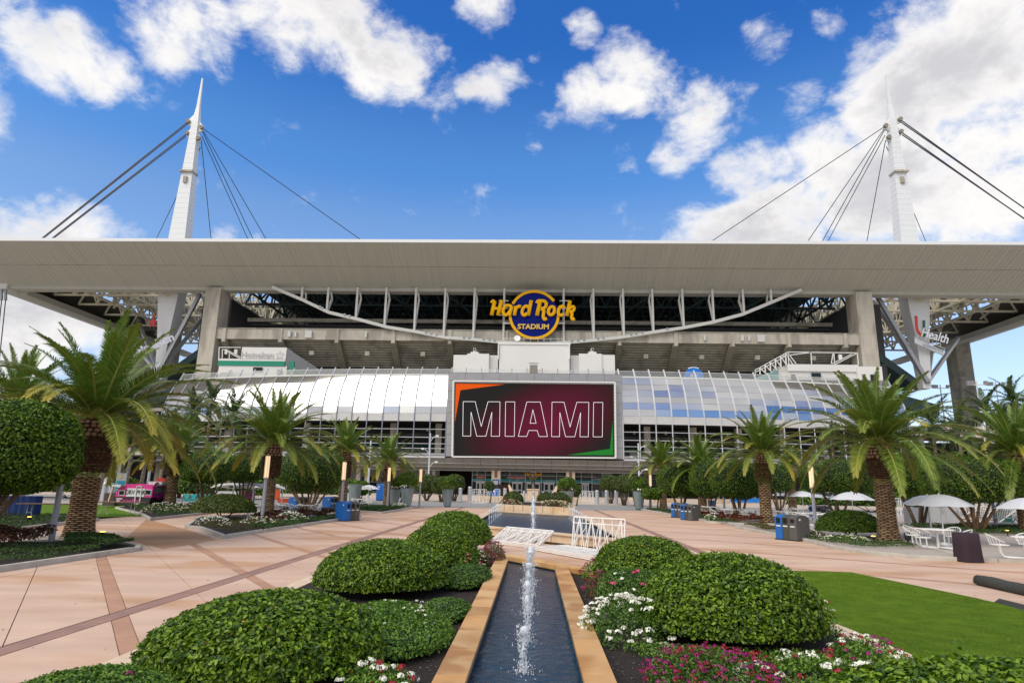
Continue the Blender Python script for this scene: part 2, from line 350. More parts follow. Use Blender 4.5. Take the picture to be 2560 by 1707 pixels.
# entrance level ------------------------------------------------------------
EY=149.0
def ex(px): return D(px,1215,EY)[0]
def ez(py): return D(1334,py,EY)[2]
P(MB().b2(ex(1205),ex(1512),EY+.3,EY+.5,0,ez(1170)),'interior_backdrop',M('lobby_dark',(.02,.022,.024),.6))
# glass panes and doors in the lobby wall
cols=[1168+12,1192,1213,1234,1252,1274,1313,1353,1392,1414,1432,1453,1480,1490]
zr=[0,ez(1201),ez(1205.5),ez(1188),ez(1175)]
for a,b in zip(cols[:-1],cols[1:]):
    xa,xb=ex(a),ex(b)
    for z0,z1 in ((0.1,ez(1226)),(ez(1225.5),ez(1206)),(ez(1197),ez(1189)),(ez(1188),ez(1170))):
        P(MB().b2(xa+.1,xb-.1,EY,EY+.05,z0,z1),'window_pane',glassd)
    P(MB().b2(xa+.06,xb-.06,EY-.12,EY-.02,ez(1204.5),ez(1198)),'teal_band',teal)
    P(MB().b2(xa-.06,xa+.06,EY-.1,EY+.1,0,ez(1170)),'mullion',mull_l)
for y in (1189,1205,1226): P(MB().b2(ex(1180),ex(1490),EY-.05,EY+.04,ez(y)-.05,ez(y)+.05),'transom',mull_l)
for (a,b) in ((1280,1306),(1316,1350),(1359,1386),(1190,1212),(1455,1472)):
    xa,xb=ex(a),ex(b); zt2=ez(1207)
    for u,v in ((xa,(xa+xb)/2),((xa+xb)/2,xb)):
        d=MB()
        d.b2(u+.03,u+.25,EY-.22,EY-.13,0.02,zt2); d.b2(v-.25,v-.03,EY-.22,EY-.13,0.02,zt2)
        for z in (0.15,zt2*.42,zt2-.12): d.b2(u+.25,v-.25,EY-.21,EY-.14,z-.12,z+.12)
        dd=P(d,'door',mull_l); MB().b2(u+.25,v-.25,EY-.18,EY-.16,0.05,zt2-.1).build('door_pane',glassd,dd)
    P(MB().b2(xa-.1,xb+.1,EY-.24,EY-.12,zt2,zt2+.25),'door_frame',mull_l)
for px in (1243,1423):
    x=ex(px); c=P(MB().b2(x-.95,x+.95,143,144.4,0 if px>1400 else 2.0,ez(1170)),'entrance_pillar',M('cream_render',(.62,.56,.44),.7,var=.06))
    P(MB().b2(x-.3,x+.3,142.9,143,ez(1196),ez(1180)),'brown_plaque',M('brown_plaque',(.25,.09,.03),.6))
    P(MB().b2(x-.75,x+.75,142.88,142.99,ez(1215),ez(1200)),'blue_notice',M('blue_notice',(.02,.07,.28),.5))
    for k in range(5): P(MB().b2(x-.5,x+.5,142.84,142.87,ez(1204+2.2*k)-.05,ez(1204+2.2*k)+.06),'notice_line',white)
for (a,b) in ((1274,1311),(1191,1212)):
    P(MB().b2(ex(a),ex(b),EY-.2,EY-.1,ez(1197.5),ez(1192)),'red_banner',M('red_banner',(.62,.07,.05),.5))
text('MEMBERS CLUB SOCIETY',.42,((ex(1274)+ex(1311))/2,EY-.25,ez(1194.8)),UP,white_m,ST)
text('SUITES',.4,(ex(1201),EY-.25,ez(1194.8)),UP,white_m,ST)
text('GATE',.42,(ex(1293),EY-.18,ez(1201)),UP,white_m,ST); text('ENTRANCE',.42,(ex(1375),EY-.18,ez(1201)),UP,white_m,ST); text('CLUB LEVEL',.4,(ex(1465),EY-.18,ez(1201)),UP,white_m,ST); text('GATE',.4,(ex(1202),EY-.18,ez(1201)),UP,white_m,ST)
# poster wall to the right
px0=1482
pc=[M('poster_teal',(.02,.14,.15),.4,c2=(.10,.02,.01),vs=.35),M('poster_dark',(.02,.02,.025),.4,c2=(.12,.05,.03),vs=.4),M('poster_green',(.0,.20,.20),.4,c2=(.35,.33,.30),vs=.5)]
for i,(a,b) in enumerate(((1482,1505),(1505,1530),(1530,1558),(1558,1588),(1588,1620),(1620,1646))):
    for j,(y0,y1) in enumerate(((1241,1226.5),(1226,1207.5),(1207,1193),(1192.5,1178))):
        P(MB().b2(ex(a)+.06,ex(b)-.06,EY-.02,EY+.1,ez(y0),ez(y1)),'window_pane',pc[(i*2+j)%3] if i<3 else glassd)
P(MB().b2(ex(1480),ex(1646),EY+.15,EY+.4,0,ez(1172)),'poster_frame',mull_l)
# left: open undercroft, white wall with dark windows, columns
def lb(a,b,y0,y1,Y,name,m,th=.3):
    x0=D(a,1200,Y)[0]; x1=D(b,1200,Y)[0]; z0=max(0,D(1000,y0,Y)[2]) if y0<1245 else 0; z1=D(1000,y1,Y)[2]
    return P(MB().b2(x0,x1,Y,Y+th,z0,z1),name,m)
Yl=156
lb(820,1098,1250,1168,Yl,'undercroft_wall',M('undercroft_white',(.42,.42,.41),.7,var=.04))
for a,b,y0,y1 in ((898,912,1203,1192),(922,938,1204,1193),(952,966,1204,1193),(1020,1033,1204,1193),(923,941,1227,1207),(1060,1075,1204,1193),(845,860,1204,1193)):
    lb(a,b,y0,y1,Yl-.12,'window_pane',glassd,.1)
for a,b in ((889,899),(911,920),(1062,1068),(1080,1087),(830,838)): lb(a,b,1250,1166,150,'undercroft_column',white,1.2)
s_=MB(); cx,cz=D(995,1194,Yl-.2)[[0,2]]; s_.prismY([(cx+(.62 if k%2==0 else .27)*math.sin(k*math.pi/5),cz+(.62 if k%2==0 else .27)*math.cos(k*math.pi/5)) for k in range(10)],Yl-.25,Yl-.13); P(s_,'red_star',M('star_red',(.2,.03,.02),.5))
lb(1098,1206,1250,1168,160,'undercroft_wall',dark); lb(1646,1720,1250,1168,156,'undercroft_wall',glassd); lb(1720,2100,1250,1168,158,'undercroft_wall',darkg)
P(MB().b2(-95,-14,145,162,ez(1172)+.2,ez(1172)+.5),'undercroft_ceiling',darkg); P(MB().b2(15,90,145,162,ez(1172)+.2,ez(1172)+.5),'undercroft_ceiling',darkg); P(MB().b2(-14,15,145.5,162,ez(1172)+.2,ez(1172)+.5),'undercroft_ceiling',darkg)
for px in (1640,1700,1790,1880): 
    x=D(px,1200,150)[0]; P(MB().b2(x-.6,x+.6,150,151.2,0,ez(1170)),'undercroft_column',conc_l)
# white service boxes behind the terrace rail ------------------------------------
def wb(a,b,y0,y1,Y,name='service_box',m=white,th=4):
    x0=D(a,y0,Y)[0]; x1=D(b,y0,Y)[0]; mxp=(a+b)/2
    return P(MB().b2(x0,x1,Y,Y+th,D(mxp,y0,Y)[2],D(mxp,y1,Y)[2]),name,m)
wb(1247,1424,945,860,148); wb(1245,1426,861,855.5,147.8,'box_cornice'); wb(1244,1247,896,861,147.6,'downpipe'); wb(1422,1425,897,861,147.6,'downpipe')
for s,(a,b,c,d,e) in ((0,(1132,1166,1221,1243,1186)),(1,(1538,1505,1448,1427,1481))):
    wb(min(a,b),max(a,b),945,887,149); wb(min(b,c),max(b,c),945,884,148.6); wb(min(c,d)-1,max(c,d)+1,945,888,149.6,m=M('off_white',(.62,.62,.60),.5))  # set-back boxes get a slightly greyer white
    wb(e-10,e+10,884,879.5,148.8); wb(e-3,e+3,880,870,149,'roof_vent')
    wb(e-2,e+2,875,871,148.7,'vent_mouth',blackm,.2)
wb(1324,1343.5,960,912,143.0,'grey_chimney',M('weathered_grey',(.24,.22,.19),.8,var=.15,vs=1,stretch=(1,1,4)),1.2); wb(1322,1346,907,905.5,143,'chimney_cap',steel_w,1.2); wb(1325,1327,912,906,143,'chimney_leg',steel_w,.3); wb(1340.5,1342.5,912,906,143,'chimney_leg',steel_w,.3)
# left bar terrace with green band
wb(543,714,950,914,153,m=white); wb(544,711,914,902,152.8,'green_band',green); wb(545,713,902,897,152.9,'white_band'); wb(602,714,898,868,152.9,'sign_wall')
wb(632,655,928,918,152.7,'window_pane',glassd,.2); wb(692,704,940,924,152.7,'window_pane',M('grey_door',(.18,.18,.18),.6),.2)
q=[D(714,868,153),D(714,925,153),D(797,925,160),D(797,922,160)]
P(MB().add([q[0],q[1],q[2],q[3]],[(0,1,2,3)]).add([q[0]+[0,.3,0],q[1]+[0,.3,0],q[2]+[0,.3,0],q[3]+[0,.3,0]],[(3,2,1,0)]),'sloped_screen',M('grey_mesh',(.34,.34,.34),.6,var=.08,vs=1))
q=[D(712,903,152.9),D(712,918,152.9),D(770,938,158),D(760,928,158)]
P(MB().add([q[0],q[1],q[2],q[3]],[(0,1,2,3)]).add([x+np.array([0,.2,0]) for x in q],[(3,2,1,0)]),'green_return',green); wb(722,733,935,903,152.5,'green_post',green,.5)
fr=MB()
for a,b in (((548,868),(602,868.5)),((548,868),(547,897)),((558,873),(600,896)),((556,873),(556,896)),((574,880),(573,896)),((563,873),(602,893))): fr.bar(D(*a,152.9),D(*b,152.9),.17)
P(fr,'terrace_frame',white_m); wb(561,567,885,873,152.8,'grey_speaker',steel_w,.4); wb(584.5,592,885,873,152.8,'grey_speaker',steel_w,.4)
text('Heineken',2.15,D(643,887,152.7),UP,M('outline_grey',(.52,.53,.53),.5),ST,ex=.03,off=.01,sx=1.0)
sm=MB(); c0=D(699,887,152.7)
pt=[(c0[0]+(1.05 if k%2==0 else .45)*math.sin(k*math.pi/5),c0[1],c0[2]+(1.05 if k%2==0 else .45)*math.cos(k*math.pi/5)) for k in range(10)]
for k in range(10): sm.bar(pt[k],pt[(k+1)%10],.07)
P(sm,'star_outline',M('outline_grey'))
# right terrace building
wb(1970,2146,950,912,153); wb(1970,2147,928,911,152.6,'white_band'); wb(1948,1971,950,916,154); wb(2146,2208,950,916,152)
wb(2030,2053,944,932,152.5,'window_pane',glassd,.2); wb(1979,1991,950,936,152.5,'window_pane',M('grey_door'),.2); wb(2178,2192,952,936,151.8,'window_pane',glassd,.2)
fr=MB()
for a,b in (((1969,880),(2143,882)),((1970,880),(1972,911)),((2027,880),(2029,910)),((2084,881),(2087,911)),((2143,882),(2146,912)),((1971,884),(1990,909)),((2026,881),(1955,890)),((2083,881),(2078,909)),((2080,909),(2130,885)),((2085,912),(2140,884)),((1969,880),(1888,925)),((1888,925),(1888,940)),((1970,887),(1886,932))): fr.bar(D(*a,152.9),D(*b,152.9),.18)
for k in range(6):
    x=1964-k*13; fr.bar(D(x,883+k*7.2,153),D(x+1,911+k*5,153),.26); fr.bar(D(x,883+k*7.2,153),D(x+18,911+k*5,153),.2)
P(fr,'terrace_frame',white_m); wb(2098,2106,898,886,152.8,'grey_speaker',white_m,.4)
q=[D(1948,922,154),D(1948,948,154),D(1880,948,158)]
P(MB().add(q,[(0,1,2)]).add([x+np.array([0,.2,0]) for x in q],[(2,1,0)]),'sloped_screen',M('pale_teal',(.25,.45,.47),.5))
# blue round kiosk
c0=D(1735,943,150); dm=MB(); dm.prismY([(c0[0]+2.3*math.cos(t),c0[2]+2.3*math.sin(t)) for t in np.linspace(0,math.pi,25)]+[(c0[0]-2.3,c0[2]-1.5),(c0[0]+2.3,c0[2]-1.5)],150,150.6)
P(dm,'round_sign',M('sky_blue_sign',(.0,.17,.62),.4)); text('BUD',.85,(c0[0],149.9,c0[2]+.38),UP,white_m,ST,off=.02); text('LIGHT',.85,(c0[0]-.2,149.9,c0[2]-.35),UP,white_m,ST,off=.02)
dm=MB()
for t in (1.15,1.35,1.57,1.8,2.0): dm.box((c0[0]+2.4*math.cos(t),150.3,c0[2]+2.4*math.sin(t)),(.45,.5,.25))
P(dm,'sign_trim',white_m)
# seating bowl underside ---------------------------------------------------------
bowl=[(158+8.2*t,None) for t in np.linspace(0,1,14)]
ys=np.linspace(854,934,14)
for i in range(13):
    Y0,Y1=158.6+9*i/13,158.6+9*(i+1)/13; z0=D(1333,ys[i],Y0)[2]; z1=D(1333,ys[i+1],Y1)[2]
    for xa,xb in ((-83,-1.),(-1,81)):
        P(MB().b2(xa+.01,xb-.01,Y0,Y0+1.1,z1+.45+.0,z0+.0),'riser_beam',conc); 
        P(MB().b2(xa+.01,xb-.01,Y0+.5,Y0+1.25,z1-.02,z1+.43),'recessed_tread',conc)  # concrete tread strip, set back from the riser beam
ZB0,ZB1=D(1333,854,157.6)[2],D(1333,829,157.6)[2]
PXR=[700+141*i-6 for i in range(-1,12)]
xr=[D(843+141*i,840,157.6)[0] for i in range(-2,10)]
edges=[-83]+xr+[81]
for a,b in zip(edges[:-1],edges[1:]):
    if b>a: P(MB().b2(a+.4,b-.4,157.6,158.4,ZB0,ZB1),'parapet_beam',conc_l)
    if b>a: P(MB().b2(a+.02,b-.02,157.5,158.5,ZB1,ZB1+.35),'beam_cap',conc)
for k,x in enumerate(xr):
    P(MB().b2(x-.45,x+.45,157.2,158.7,ZB0-.8,ZB1+.1),'beam_bracket',conc_l)
    P(MB().bar((x,157.9,ZB0-.5),(x*1.0,166.6,D(1333,934,166.6)[2]),.75,1.5,up=(1,0,0)),'bowl_rib',conc_rib)
    if k%1==0 and k<len(xr)-1:
        xm=(x+xr[k+1])/2; Yb=161.5; P(MB().b2(xm-.55,xm+.55,Yb-1.2,Yb-.2,D(1333,889,Yb)[2]-.6,D(1333,889,Yb)[2]+.5),'vent_box',conc_l)
for x,w,h in ((D(770,845,157)[0],1.7,1.9),(D(722,843,157)[0],.7,1.5),(D(738,843,157)[0],.5,1.3),(D(1903,847,157)[0],1.8,1.8),(D(1873,846,157)[0],.5,1.3),(D(1856,846,157)[0],.7,1.4),(D(914,845,157)[0],.5,1.4),(D(1762,846,157)[0],.5,1.3)):
    P(MB().b2(x-w/2,x+w/2,156.9,157.4,(ZB0+ZB1)/2-h/2,(ZB0+ZB1)/2+h/2),'wall_box',steel_w)
# big concrete columns
for px0,px1,side in ((498,535,1),(2144,2180,-1)):
    for k in range(5):
        zt_=D((px0+px1)/2,721+5,158)[2]; zz=np.linspace(24,51.1,6)
        x0=D(519.5,728,158)[0] if side>0 else D(2139,735,158)[0]-0; 
        xa,xb=(D(519.5,728,158)[0],D(556.5,728,158)[0]) if side>0 else (D(2134,735,158)[0],D(2175,735,158)[0])
        P(MB().b2(xa,xb,157,162.5,zz[k]+.03,zz[k+1]-.0),'column_segment',conc_l)
for px0,px1 in ((297,322),(2388,2425)):
    xa,xb=D(px0,860,225)[0],D(px1,860,225)[0]
    if px0<1000: xa,xb=min(xa,-138),-133
    for k in range(6): zz=np.linspace(2,55.5,7); P(MB().b2(xa,xb,225,231,zz[k]+.04,zz[k+1]),'column_segment',conc)
# ---------------------------------------------------------------- roof
ZR=D(530,718,158)[2]; ZT=58.2; XB=139.7; XT=166; YF=143.0
seam=.5
for s,(xa,xb) in enumerate(((-XT,-55),(-55,55),(55,XT))):
    def ln(t,x):  # position between outer top edge and lower edge, corners mitred
        xx=x
        if x<=-XT: xx=-XT+(XT-XB)*t
        if x>=XT: xx=XT-(XT-XB)*t
        return (xx,YF+(158-YF)*t,ZT+(ZR-ZT)*t)
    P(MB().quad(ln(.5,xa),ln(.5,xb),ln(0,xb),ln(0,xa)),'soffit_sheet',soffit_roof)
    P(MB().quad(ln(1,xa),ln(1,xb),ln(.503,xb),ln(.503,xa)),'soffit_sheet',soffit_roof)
    P(MB().b2(xa,xb,YF-.25,YF+.3,ZT,ZT+.75),'roof_fascia',fascia)
# seams and fine ribs of the soffit sheets (real standing seams)
rb=MB()
for x in np.arange(-138,138.1,1.15):
    rb.bar((x,YF+.3,ZT-.16),(x,157.9,ZR-.0),.03,.03)
o=P(rb,'soffit_ribs',soffit_roof); o['kind']='stuff'
P(MB().bar((-152,150.5,(ZT+ZR)/2-.04),(152,150.5,(ZT+ZR)/2-.04),.08,.08),'soffit_seam',conc)
ZS=D(530,731,160.5)[2]
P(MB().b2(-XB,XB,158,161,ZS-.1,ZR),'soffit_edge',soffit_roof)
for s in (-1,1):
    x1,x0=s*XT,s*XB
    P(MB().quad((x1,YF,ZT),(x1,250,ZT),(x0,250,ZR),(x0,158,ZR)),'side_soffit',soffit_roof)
    P(MB().b2(min(x1,x1+s*.3),max(x1,x1+s*.3),YF,250,ZT,ZT+1.3),'side_fascia',fascia)
    P(MB().b2(min(x0,x0-s*3),max(x0,x0-s*3),161,246,ZR-1.6,ZR),'soffit_edge',soffit_roof)
    # deck above the side trusses, open round the mast
    P(MB().b2(s*139,s*114,161,246,61,61.3),'roof_deck',M('deck_dark',(.42,.39,.33),.8)) 
    P(MB().b2(s*XT,s*139,YF,246,58.5,58.8),'roof_deck',M('deck_dark'))
    P(MB().b2(s*114,s*86,206,246,61,61.3),'roof_deck',M('deck_dark'))
P(MB().b2(-86,86,161,236,60.6,60.9),'roof_deck',M('deck_black',(.035,.035,.035),.9))
P(MB().b2(-XT+.5,XT-.5,YF+.3,161,58.3,58.6),'roof_deck',M('deck_dark'))
P(MB().b2(-86,86,236,237,57.5,60.6),'back_beam',steel_t)
P(MB().b2(-100,100,330,334,50,84),'far_stand',M('far_stand',(.28,.25,.2),.9))
P(MB().b2(-110,110,325,330,96,100),'far_roof',M('far_roof',(.2,.2,.2),.8))
# trusses running back over the seats
HX=[D(x,730,157.5)[0] for x in (757,822,895,967,1041,1114,1187,1261,1409,1483,1557,1630,1705,1780,1856,1926)]
for k,x in enumerate([ -78,-70]+HX+[72,80]):
    t=MB(); yy=np.arange(163,234,9.5)
    t.bar((x,161,60),(x,235,60),.5); t.bar((x,163,52.5),(x,235,52.5),.45)
    for i,a in enumerate(yy[:-1]):
        b=yy[i+1]; t.bar((x,a,52.5 if i%2 else 60),(x,b,60 if i%2 else 52.5),.4); t.bar((x,b,52.5),(x,b,60),.3)
    P(t,'roof_truss',steel_t)
for yy_,zb in ((176,52),(196,52.3),(233.5,51.3)):
    t=MB(); t.bar((-84,yy_,zb),(84,yy_,zb),.5); t.bar((-84,yy_,zb+5.4),(84,yy_,zb+5.4),.5)
    for i,x in enumerate(np.arange(-84,84,5.2)):
        t.bar((x,yy_,zb),(x+2.6,yy_,zb+5.4),.45); t.bar((x+5.2,yy_,zb),(x+2.6,yy_,zb+5.4),.45)
        if i%2: t.bar((x+2.6,yy_,zb),(x+2.6,yy_,zb+5.4),.4)
    P(t,'cross_truss',steel_t)
P(MB().b2(-80,80,170,171,45.4,46.4),'gangway',conc); P(MB().b2(-80,80,172,236,44.8,45.2),'gangway_floor',darkg)
for i in range(10): P(MB().b2(-84,84,175+i*6,175.4+i*6,59.2,59.8),'purlin',darkg)
# big raking struts (grey) from the roof edge back
for x in HX[1::2]:
    P(MB().bar((x,160,50.6),(x+ (-7 if x>0 else 7),182,49),.45),'raking_strut',steel_t)
# catenary truss and hangers
arc=[(681,718),(757,750),(822,781),(898,799),(969,818),(1041,829.5),(1113,844),(1186,849),(1250,855.5),(1334,859),(1425,856),(1483,851),(1557,843),(1630,831),(1705,820),(1780,806),(1856,786),(1926,757),(2003,725)]
for (a,b) in zip(arc[:-1],arc[1:]):
    P(MB().bar(D(*a,156.6),D(*b,156.6),.7,.75),'catenary_segment',steel_w)
hx=(757,822,895,967,1041,1114,1187,1261,1409,1483,1557,1630,1705,1780,1856,1926)
for x in hx:
    xs=[a[0] for a in arc]; yb_=float(np.interp(x,xs,[a[1] for a in arc])); Yh=157
    top=D(x,721+(x-1334)*.0045,Yh); bot=D(x,yb_,Yh); bot[0]=top[0]+0
    P(MB().bar(top,bot,.5),'hanger',steel_w)
    if abs(x-1334)>90:
        s=1 if x<1334 else -1
        P(MB().bar(bot+[0,.3,.3],(top[0]+s*.55,158.6,top[2]-2.6),.45),'hanger',steel_w); P(MB().bar((top[0]+s*.55,158.6,top[2]-2.6),(top[0],159,top[2]),.4),'hanger_link',steel_w)
# small lamps on the catenary
for x in (800,806,862,874,1065,1078,1091,1160,1173,1209,1224,1236,1430,1445,1460,1495,1508,1578,1590,1606,1668):
    y=float(np.interp(x,[a[0] for a in arc],[a[1] for a in arc])); p=D(x,y-4,156.2); P(MB().box(p,(.5,.4,.45)),'spot_lamp',steel_g)
# dish and rail on the big box
p=D(1293,846,148); P(MB().lathe([(.1,0),(.75,.1),(.78,.2),(.1,.12)],(0,0,0),14),'satellite_dish',white_m); ds=bpy.context.scene.collection.objects[-1]; ds.location=p; ds.rotation_euler=(1.3,0,0)
rl=MB(); 
for x in (1262,1275,1292,1310,1326,1345,1360,1377,1395,1410): rl.bar(D(x,855,148.2),D(x,843,148.2),.08)
rl.bar(D(1258,846,148.2),D(1412,847,148.2),.07); P(rl,'roof_rail',steel_w)
# ---------------------------------------------------------------- masts (pylon below, spire above)
cableM=M('dark_cable',(.03,.035,.05),.5)
for s in (-1,1):
    X0,Y0=s*99.5,165.5
    mast=P(MB(),'mast',white_m)
    sec=[(28,2.0,2.4),(40,3.2,3.6),(50,5.4,4.2),(61,5.4,4.2),(67,4.7,3.7),(96,2.4,2.1),(104,1.8,1.7),(109,.9,.8),(118.5,.35,.35)]
    mb=MB(); vs=[];fs=[]
    zs=[]; 
    for i,(z,w,d) in enumerate(sec):
        ox=s*( -0.4)*(1 if z<96 else (z-96)/22*.0)
        for (a,b) in ((-1,-1),(1,-1),(1,1),(-1,1)): vs.append((X0+a*w/2,Y0+b*d/2,z))
    for i in range(len(sec)-1):
        for j in range(4): fs.append((i*4+j,i*4+(j+1)%4,(i+1)*4+(j+1)%4,(i+1)*4+j))
    fs.append((3,2,1,0)); k=len(sec)*4; fs.append((k-4,k-3,k-2,k-1)); mb.add(vs,fs)
    bpy.data.objects.remove(mast); mast=P(mb,'mast',M('mast_white',(.74,.76,.77),.5,var=.04))
    # horizontal cladding joints, each a thin recessed-looking band standing 3 mm proud
    for z in np.arange(30,101,1.55):
        w=float(np.interp(z,[q[0] for q in sec],[q[1] for q in sec])); d=float(np.interp(z,[q[0] for q in sec],[q[2] for q in sec]))
        MB().b2(X0-w/2-.02,X0+w/2+.02,Y0-d/2-.02,Y0+d/2+.02,z,z+.07).build('cladding_joint',M('joint_grey',(.70,.72,.73),.55),mast)
    MB().b2(X0-1.9,X0+1.9,Y0-2.1,Y0+1.2,87.5,88).build('ledge',conc_l,mast); MB().b2(X0-.5,X0+.5,Y0-1.9,Y0-1.2,84.2,86).build('hatch',conc,mast)
    for (dx,z) in ((-1.9*s*-1,104),(-1.7*s*-1,100.2),(1.9*s*-1,102),(1.5*s*-1,98.5)):
        MB().prismY([(X0+dx*.2,z-1.5),(X0+dx*1.25,z-.8),(X0+dx*1.25,z+.6),(X0+dx*.2,z+3)],Y0-.3,Y0+.3).build('cable_lug',white_m,mast)
        MB().lathe([(.6,-.4),(.6,.4)],(0,0,0),12).build('cable_pin',conc_rib,mast); q=COL.objects[-1]; q.location=(X0+dx*1.1,Y0-.7,z); q.rotation_euler=(math.pi/2,0,0)
    def cab(p0,p1,r=.14): P(MB().tube([p0,p1],r,6),'cable',cableM)
    # outer twin stays to the roof corner
    for k,z in enumerate((104,100)):
        for dd in (0,.7): 
            tgt=D(92+ (k*23)+dd*6,603,200) if s<0 else D(2604+(-k*28),640,200)
            cab((X0+s*2.2,Y0-.5,z-dd),D((92+25*k+5*dd) if s<0 else (2680-36*k+5*dd),606,150),.15)
    for (px_,py_,Yc,z) in (((907,603,185,102),(668,603,175,101.5),(635,603,185,101),(622,603,195,99.5),(528,603,200,98),(388,603,215,96)) if s<0 else ((1770,609,185,102),(2015,610,175,101.5),(2052,610,185,101),(2066,610,195,99.5),(2166,610,200,98),(2317,610,215,96))):
        e=D(px_,py_,Yc); st=np.array([X0-s*2.2,Y0,z]); t_=(62-st[2])/(e[2]-st[2]) ; e=st+(e-st)*min(1,t_) if e[2]<62 else st+(e-st)*1.0
        cab(st,e,.11)
    # raking struts and stays from the pylon foot
    ft=np.array([X0-s*.3,Y0-2.0,29.5])
    T=(lambda px,py,Y: D(px,py,Y)) 
    if s<0: ends=[D(501,733,163),D(513,787,172),D(313,832,195),D(345,800,200)]
    else: ends=[D(2192,739,163),D(2183,752,172),D(2396,844,195),D(2330,880,200)]
    for e in ends: P(MB().bar(ft,e,.85,.9),'pylon_strut',steel_g)
    # cream lattice of the side roof: tiers of trusses in both directions
    rr2=random.Random(4+s)
    def tr(p0,p1,dep,n,w,m,name='side_truss'):
        p0=np.array(p0,float); p1=np.array(p1,float); t=MB(); dn=np.array([0,0,-dep])
        t.bar(p0,p1,w); t.bar(p0+dn,p1+dn,w)
        for i in range(n):
            a=p0+(p1-p0)*i/n; b=p0+(p1-p0)*(i+1)/n; m_=(a+b)/2
            t.bar(a+dn,m_,w*.7); t.bar(m_,b+dn,w*.7); t.bar(a,a+dn,w*.6)
        P(t,name,m)
    for y in (163.5,172,182,194,208,222,236): tr((s*86,y,59.5),(s*138,y,59.5),6.2,9,.55,steel_c)
    for x in (88,96,106,116,127): tr((s*x,162,59),(s*x,244,59),5.6,12,.5,steel_c)
    for k in range(26):
        a=np.array([s*rr2.uniform(86,135),rr2.uniform(163,225),rr2.uniform(52,55)]); b=a+np.array([rr2.uniform(-12,12),rr2.uniform(-9,9),rr2.uniform(3,7)]); P(MB().bar(a,b,.45),'side_brace',steel_c)
    for dx in (-9,9,-4,4):   # fan at the mast
        P(MB().bar((X0,Y0-2.6,50.5),(X0+dx*1.6,Y0-3,59.5),.55),'mast_brace',steel_c)
    # dark upper stand behind the pylon
    # corner tie-down
    if s<0:
        for k,px_ in enumerate((4,14)):
            p=D(px_,722,158); P(MB().tube([p,D(px_,750,158)],.35,8),'tie_socket',steel_g); P(MB().tube([D(px_,750,158),D(px_-22,960,158)],.13,6),'tie_down',cableM)
        P(MB().box(D(8,716,157.5),(2.4,.6,1.4)),'tie_plate',steel_w)
# corner stands and ramps at both ends (dark bowl ends, concrete slabs)
for s in (-1,1):
    P(MB().b2(s*84,s*92,168,230,29,51),'bowl_end',darkg)
    P(MB().bar((s*84,167,38.5),(s*103,178,30.5),6,2.2),'bowl_corner',steel_t)
    P(MB().bar((s*100,190,24.5),(s*116,196,26.5),3.5,2.5),'ramp_slab',conc)
    P(MB().bar((s*88,172,27.5),(s*107,176,23.5),5,3),'ramp_slab',steel_t)
P(MB().b2(-160,-89,156,170,15.2,17.5),'ramp_beam',conc_l); P(MB().b2(-160,-80,158,172,8.0,9.8),'ramp_beam',conc_l); P(MB().b2(-170,-84,172,173,0,22),'ramp_wall',dark)
P(MB().b2(-165,-84,157,171,18.8,19.6),'ramp_beam',conc)
for x in (-150,-138,-126,-114,-102,-92): P(MB().b2(x-.7,x+.7,157,158.4,0,17),'ramp_column',conc_rib)
P(MB().b2(84,165,156,170,15.2,17.7),'ramp_beam',conc_l); P(MB().b2(84,165,158,172,8.0,9.8),'ramp_beam',conc_l); P(MB().b2(80,170,173,174,0,15),'ramp_wall',dark)
for x in (92,104,116,128,140,152): P(MB().b2(x-.7,x+.7,157,158.4,0,17),'ramp_column',conc_rib)
P(MB().bar((128,160,20),(150,166,20.5),9,.4),'flat_canopy',steel_w)
for x in (131,146): P(MB().bar((x,161,17.5),(x-1.5,161,20),.3),'canopy_leg',steel_w)
# ================================================================ video screen
SCR=empty('video_screen',(0,139,16),0,'giant video screen reading MIAMI in outlined letters on dark red','screen'); SCR.location=(0,0,0)
ux=lambda px,py: D(px,py,139.0)
sm_=bpy.data.materials.new('screen_image'); sm_.use_nodes=True; t=sm_.node_tree; b=t.nodes['Principled BSDF']; b.inputs['Base Color'].default_value=(.01,.01,.01,1); b.inputs['Roughness'].default_value=.8; b.inputs['Specular IOR Level'].default_value=.05
tcn=t.nodes.new('ShaderNodeTexCoord'); sp=t.nodes.new('ShaderNodeSeparateXYZ'); t.links.new(tcn.outputs['Object'],sp.inputs[0])
cx_,cz_=ux(1365,1055)[[0,2]]
dx_=mth('MULTIPLY',mth('SUBTRACT',sp.outputs[0],float(cx_),t=t),1/19.,t=t); dz_=mth('MULTIPLY',mth('SUBTRACT',sp.outputs[2],float(cz_),t=t),1/10.5,t=t)
dz2=mth('ADD',dz_,mth('MULTIPLY',dx_,-.45,t=t),t=t)
rr_=mth('SQRT',mth('ADD',mth('MULTIPLY',dx_,dx_,t=t),mth('MULTIPLY',dz2,dz2,t=t),t=t),t=t)
cr=t.nodes.new('ShaderNodeValToRGB'); t.links.new(rr_,cr.inputs[0]); e=cr.color_ramp.elements; e[0].color=(.20,.002,.035,1); e[1].color=(.016,.015,.014,1); e[1].position=.98
x_=e.new(.45); x_.color=(.13,.003,.03,1); x_=e.new(.75); x_.color=(.06,.006,.012,1)
t.links.new(cr.outputs[0],b.inputs['Emission Color']); b.inputs['Emission Strength'].default_value=.36
q=[ux(1136.5,1136),ux(1533.5,1138),ux(1531.5,962),ux(1139,958)]
MB().add(q+[p+np.array([0,.5,0]) for p in q],[(0,1,2,3),(7,6,5,4),(0,4,5,1),(1,5,6,2),(2,6,7,3),(3,7,4,0)]).build('screen_face',sm_,SCR)
def emis(n,c,s=.5): return M(n,(.01,.01,.01),.8,emit=c,es=s,spec=.05)
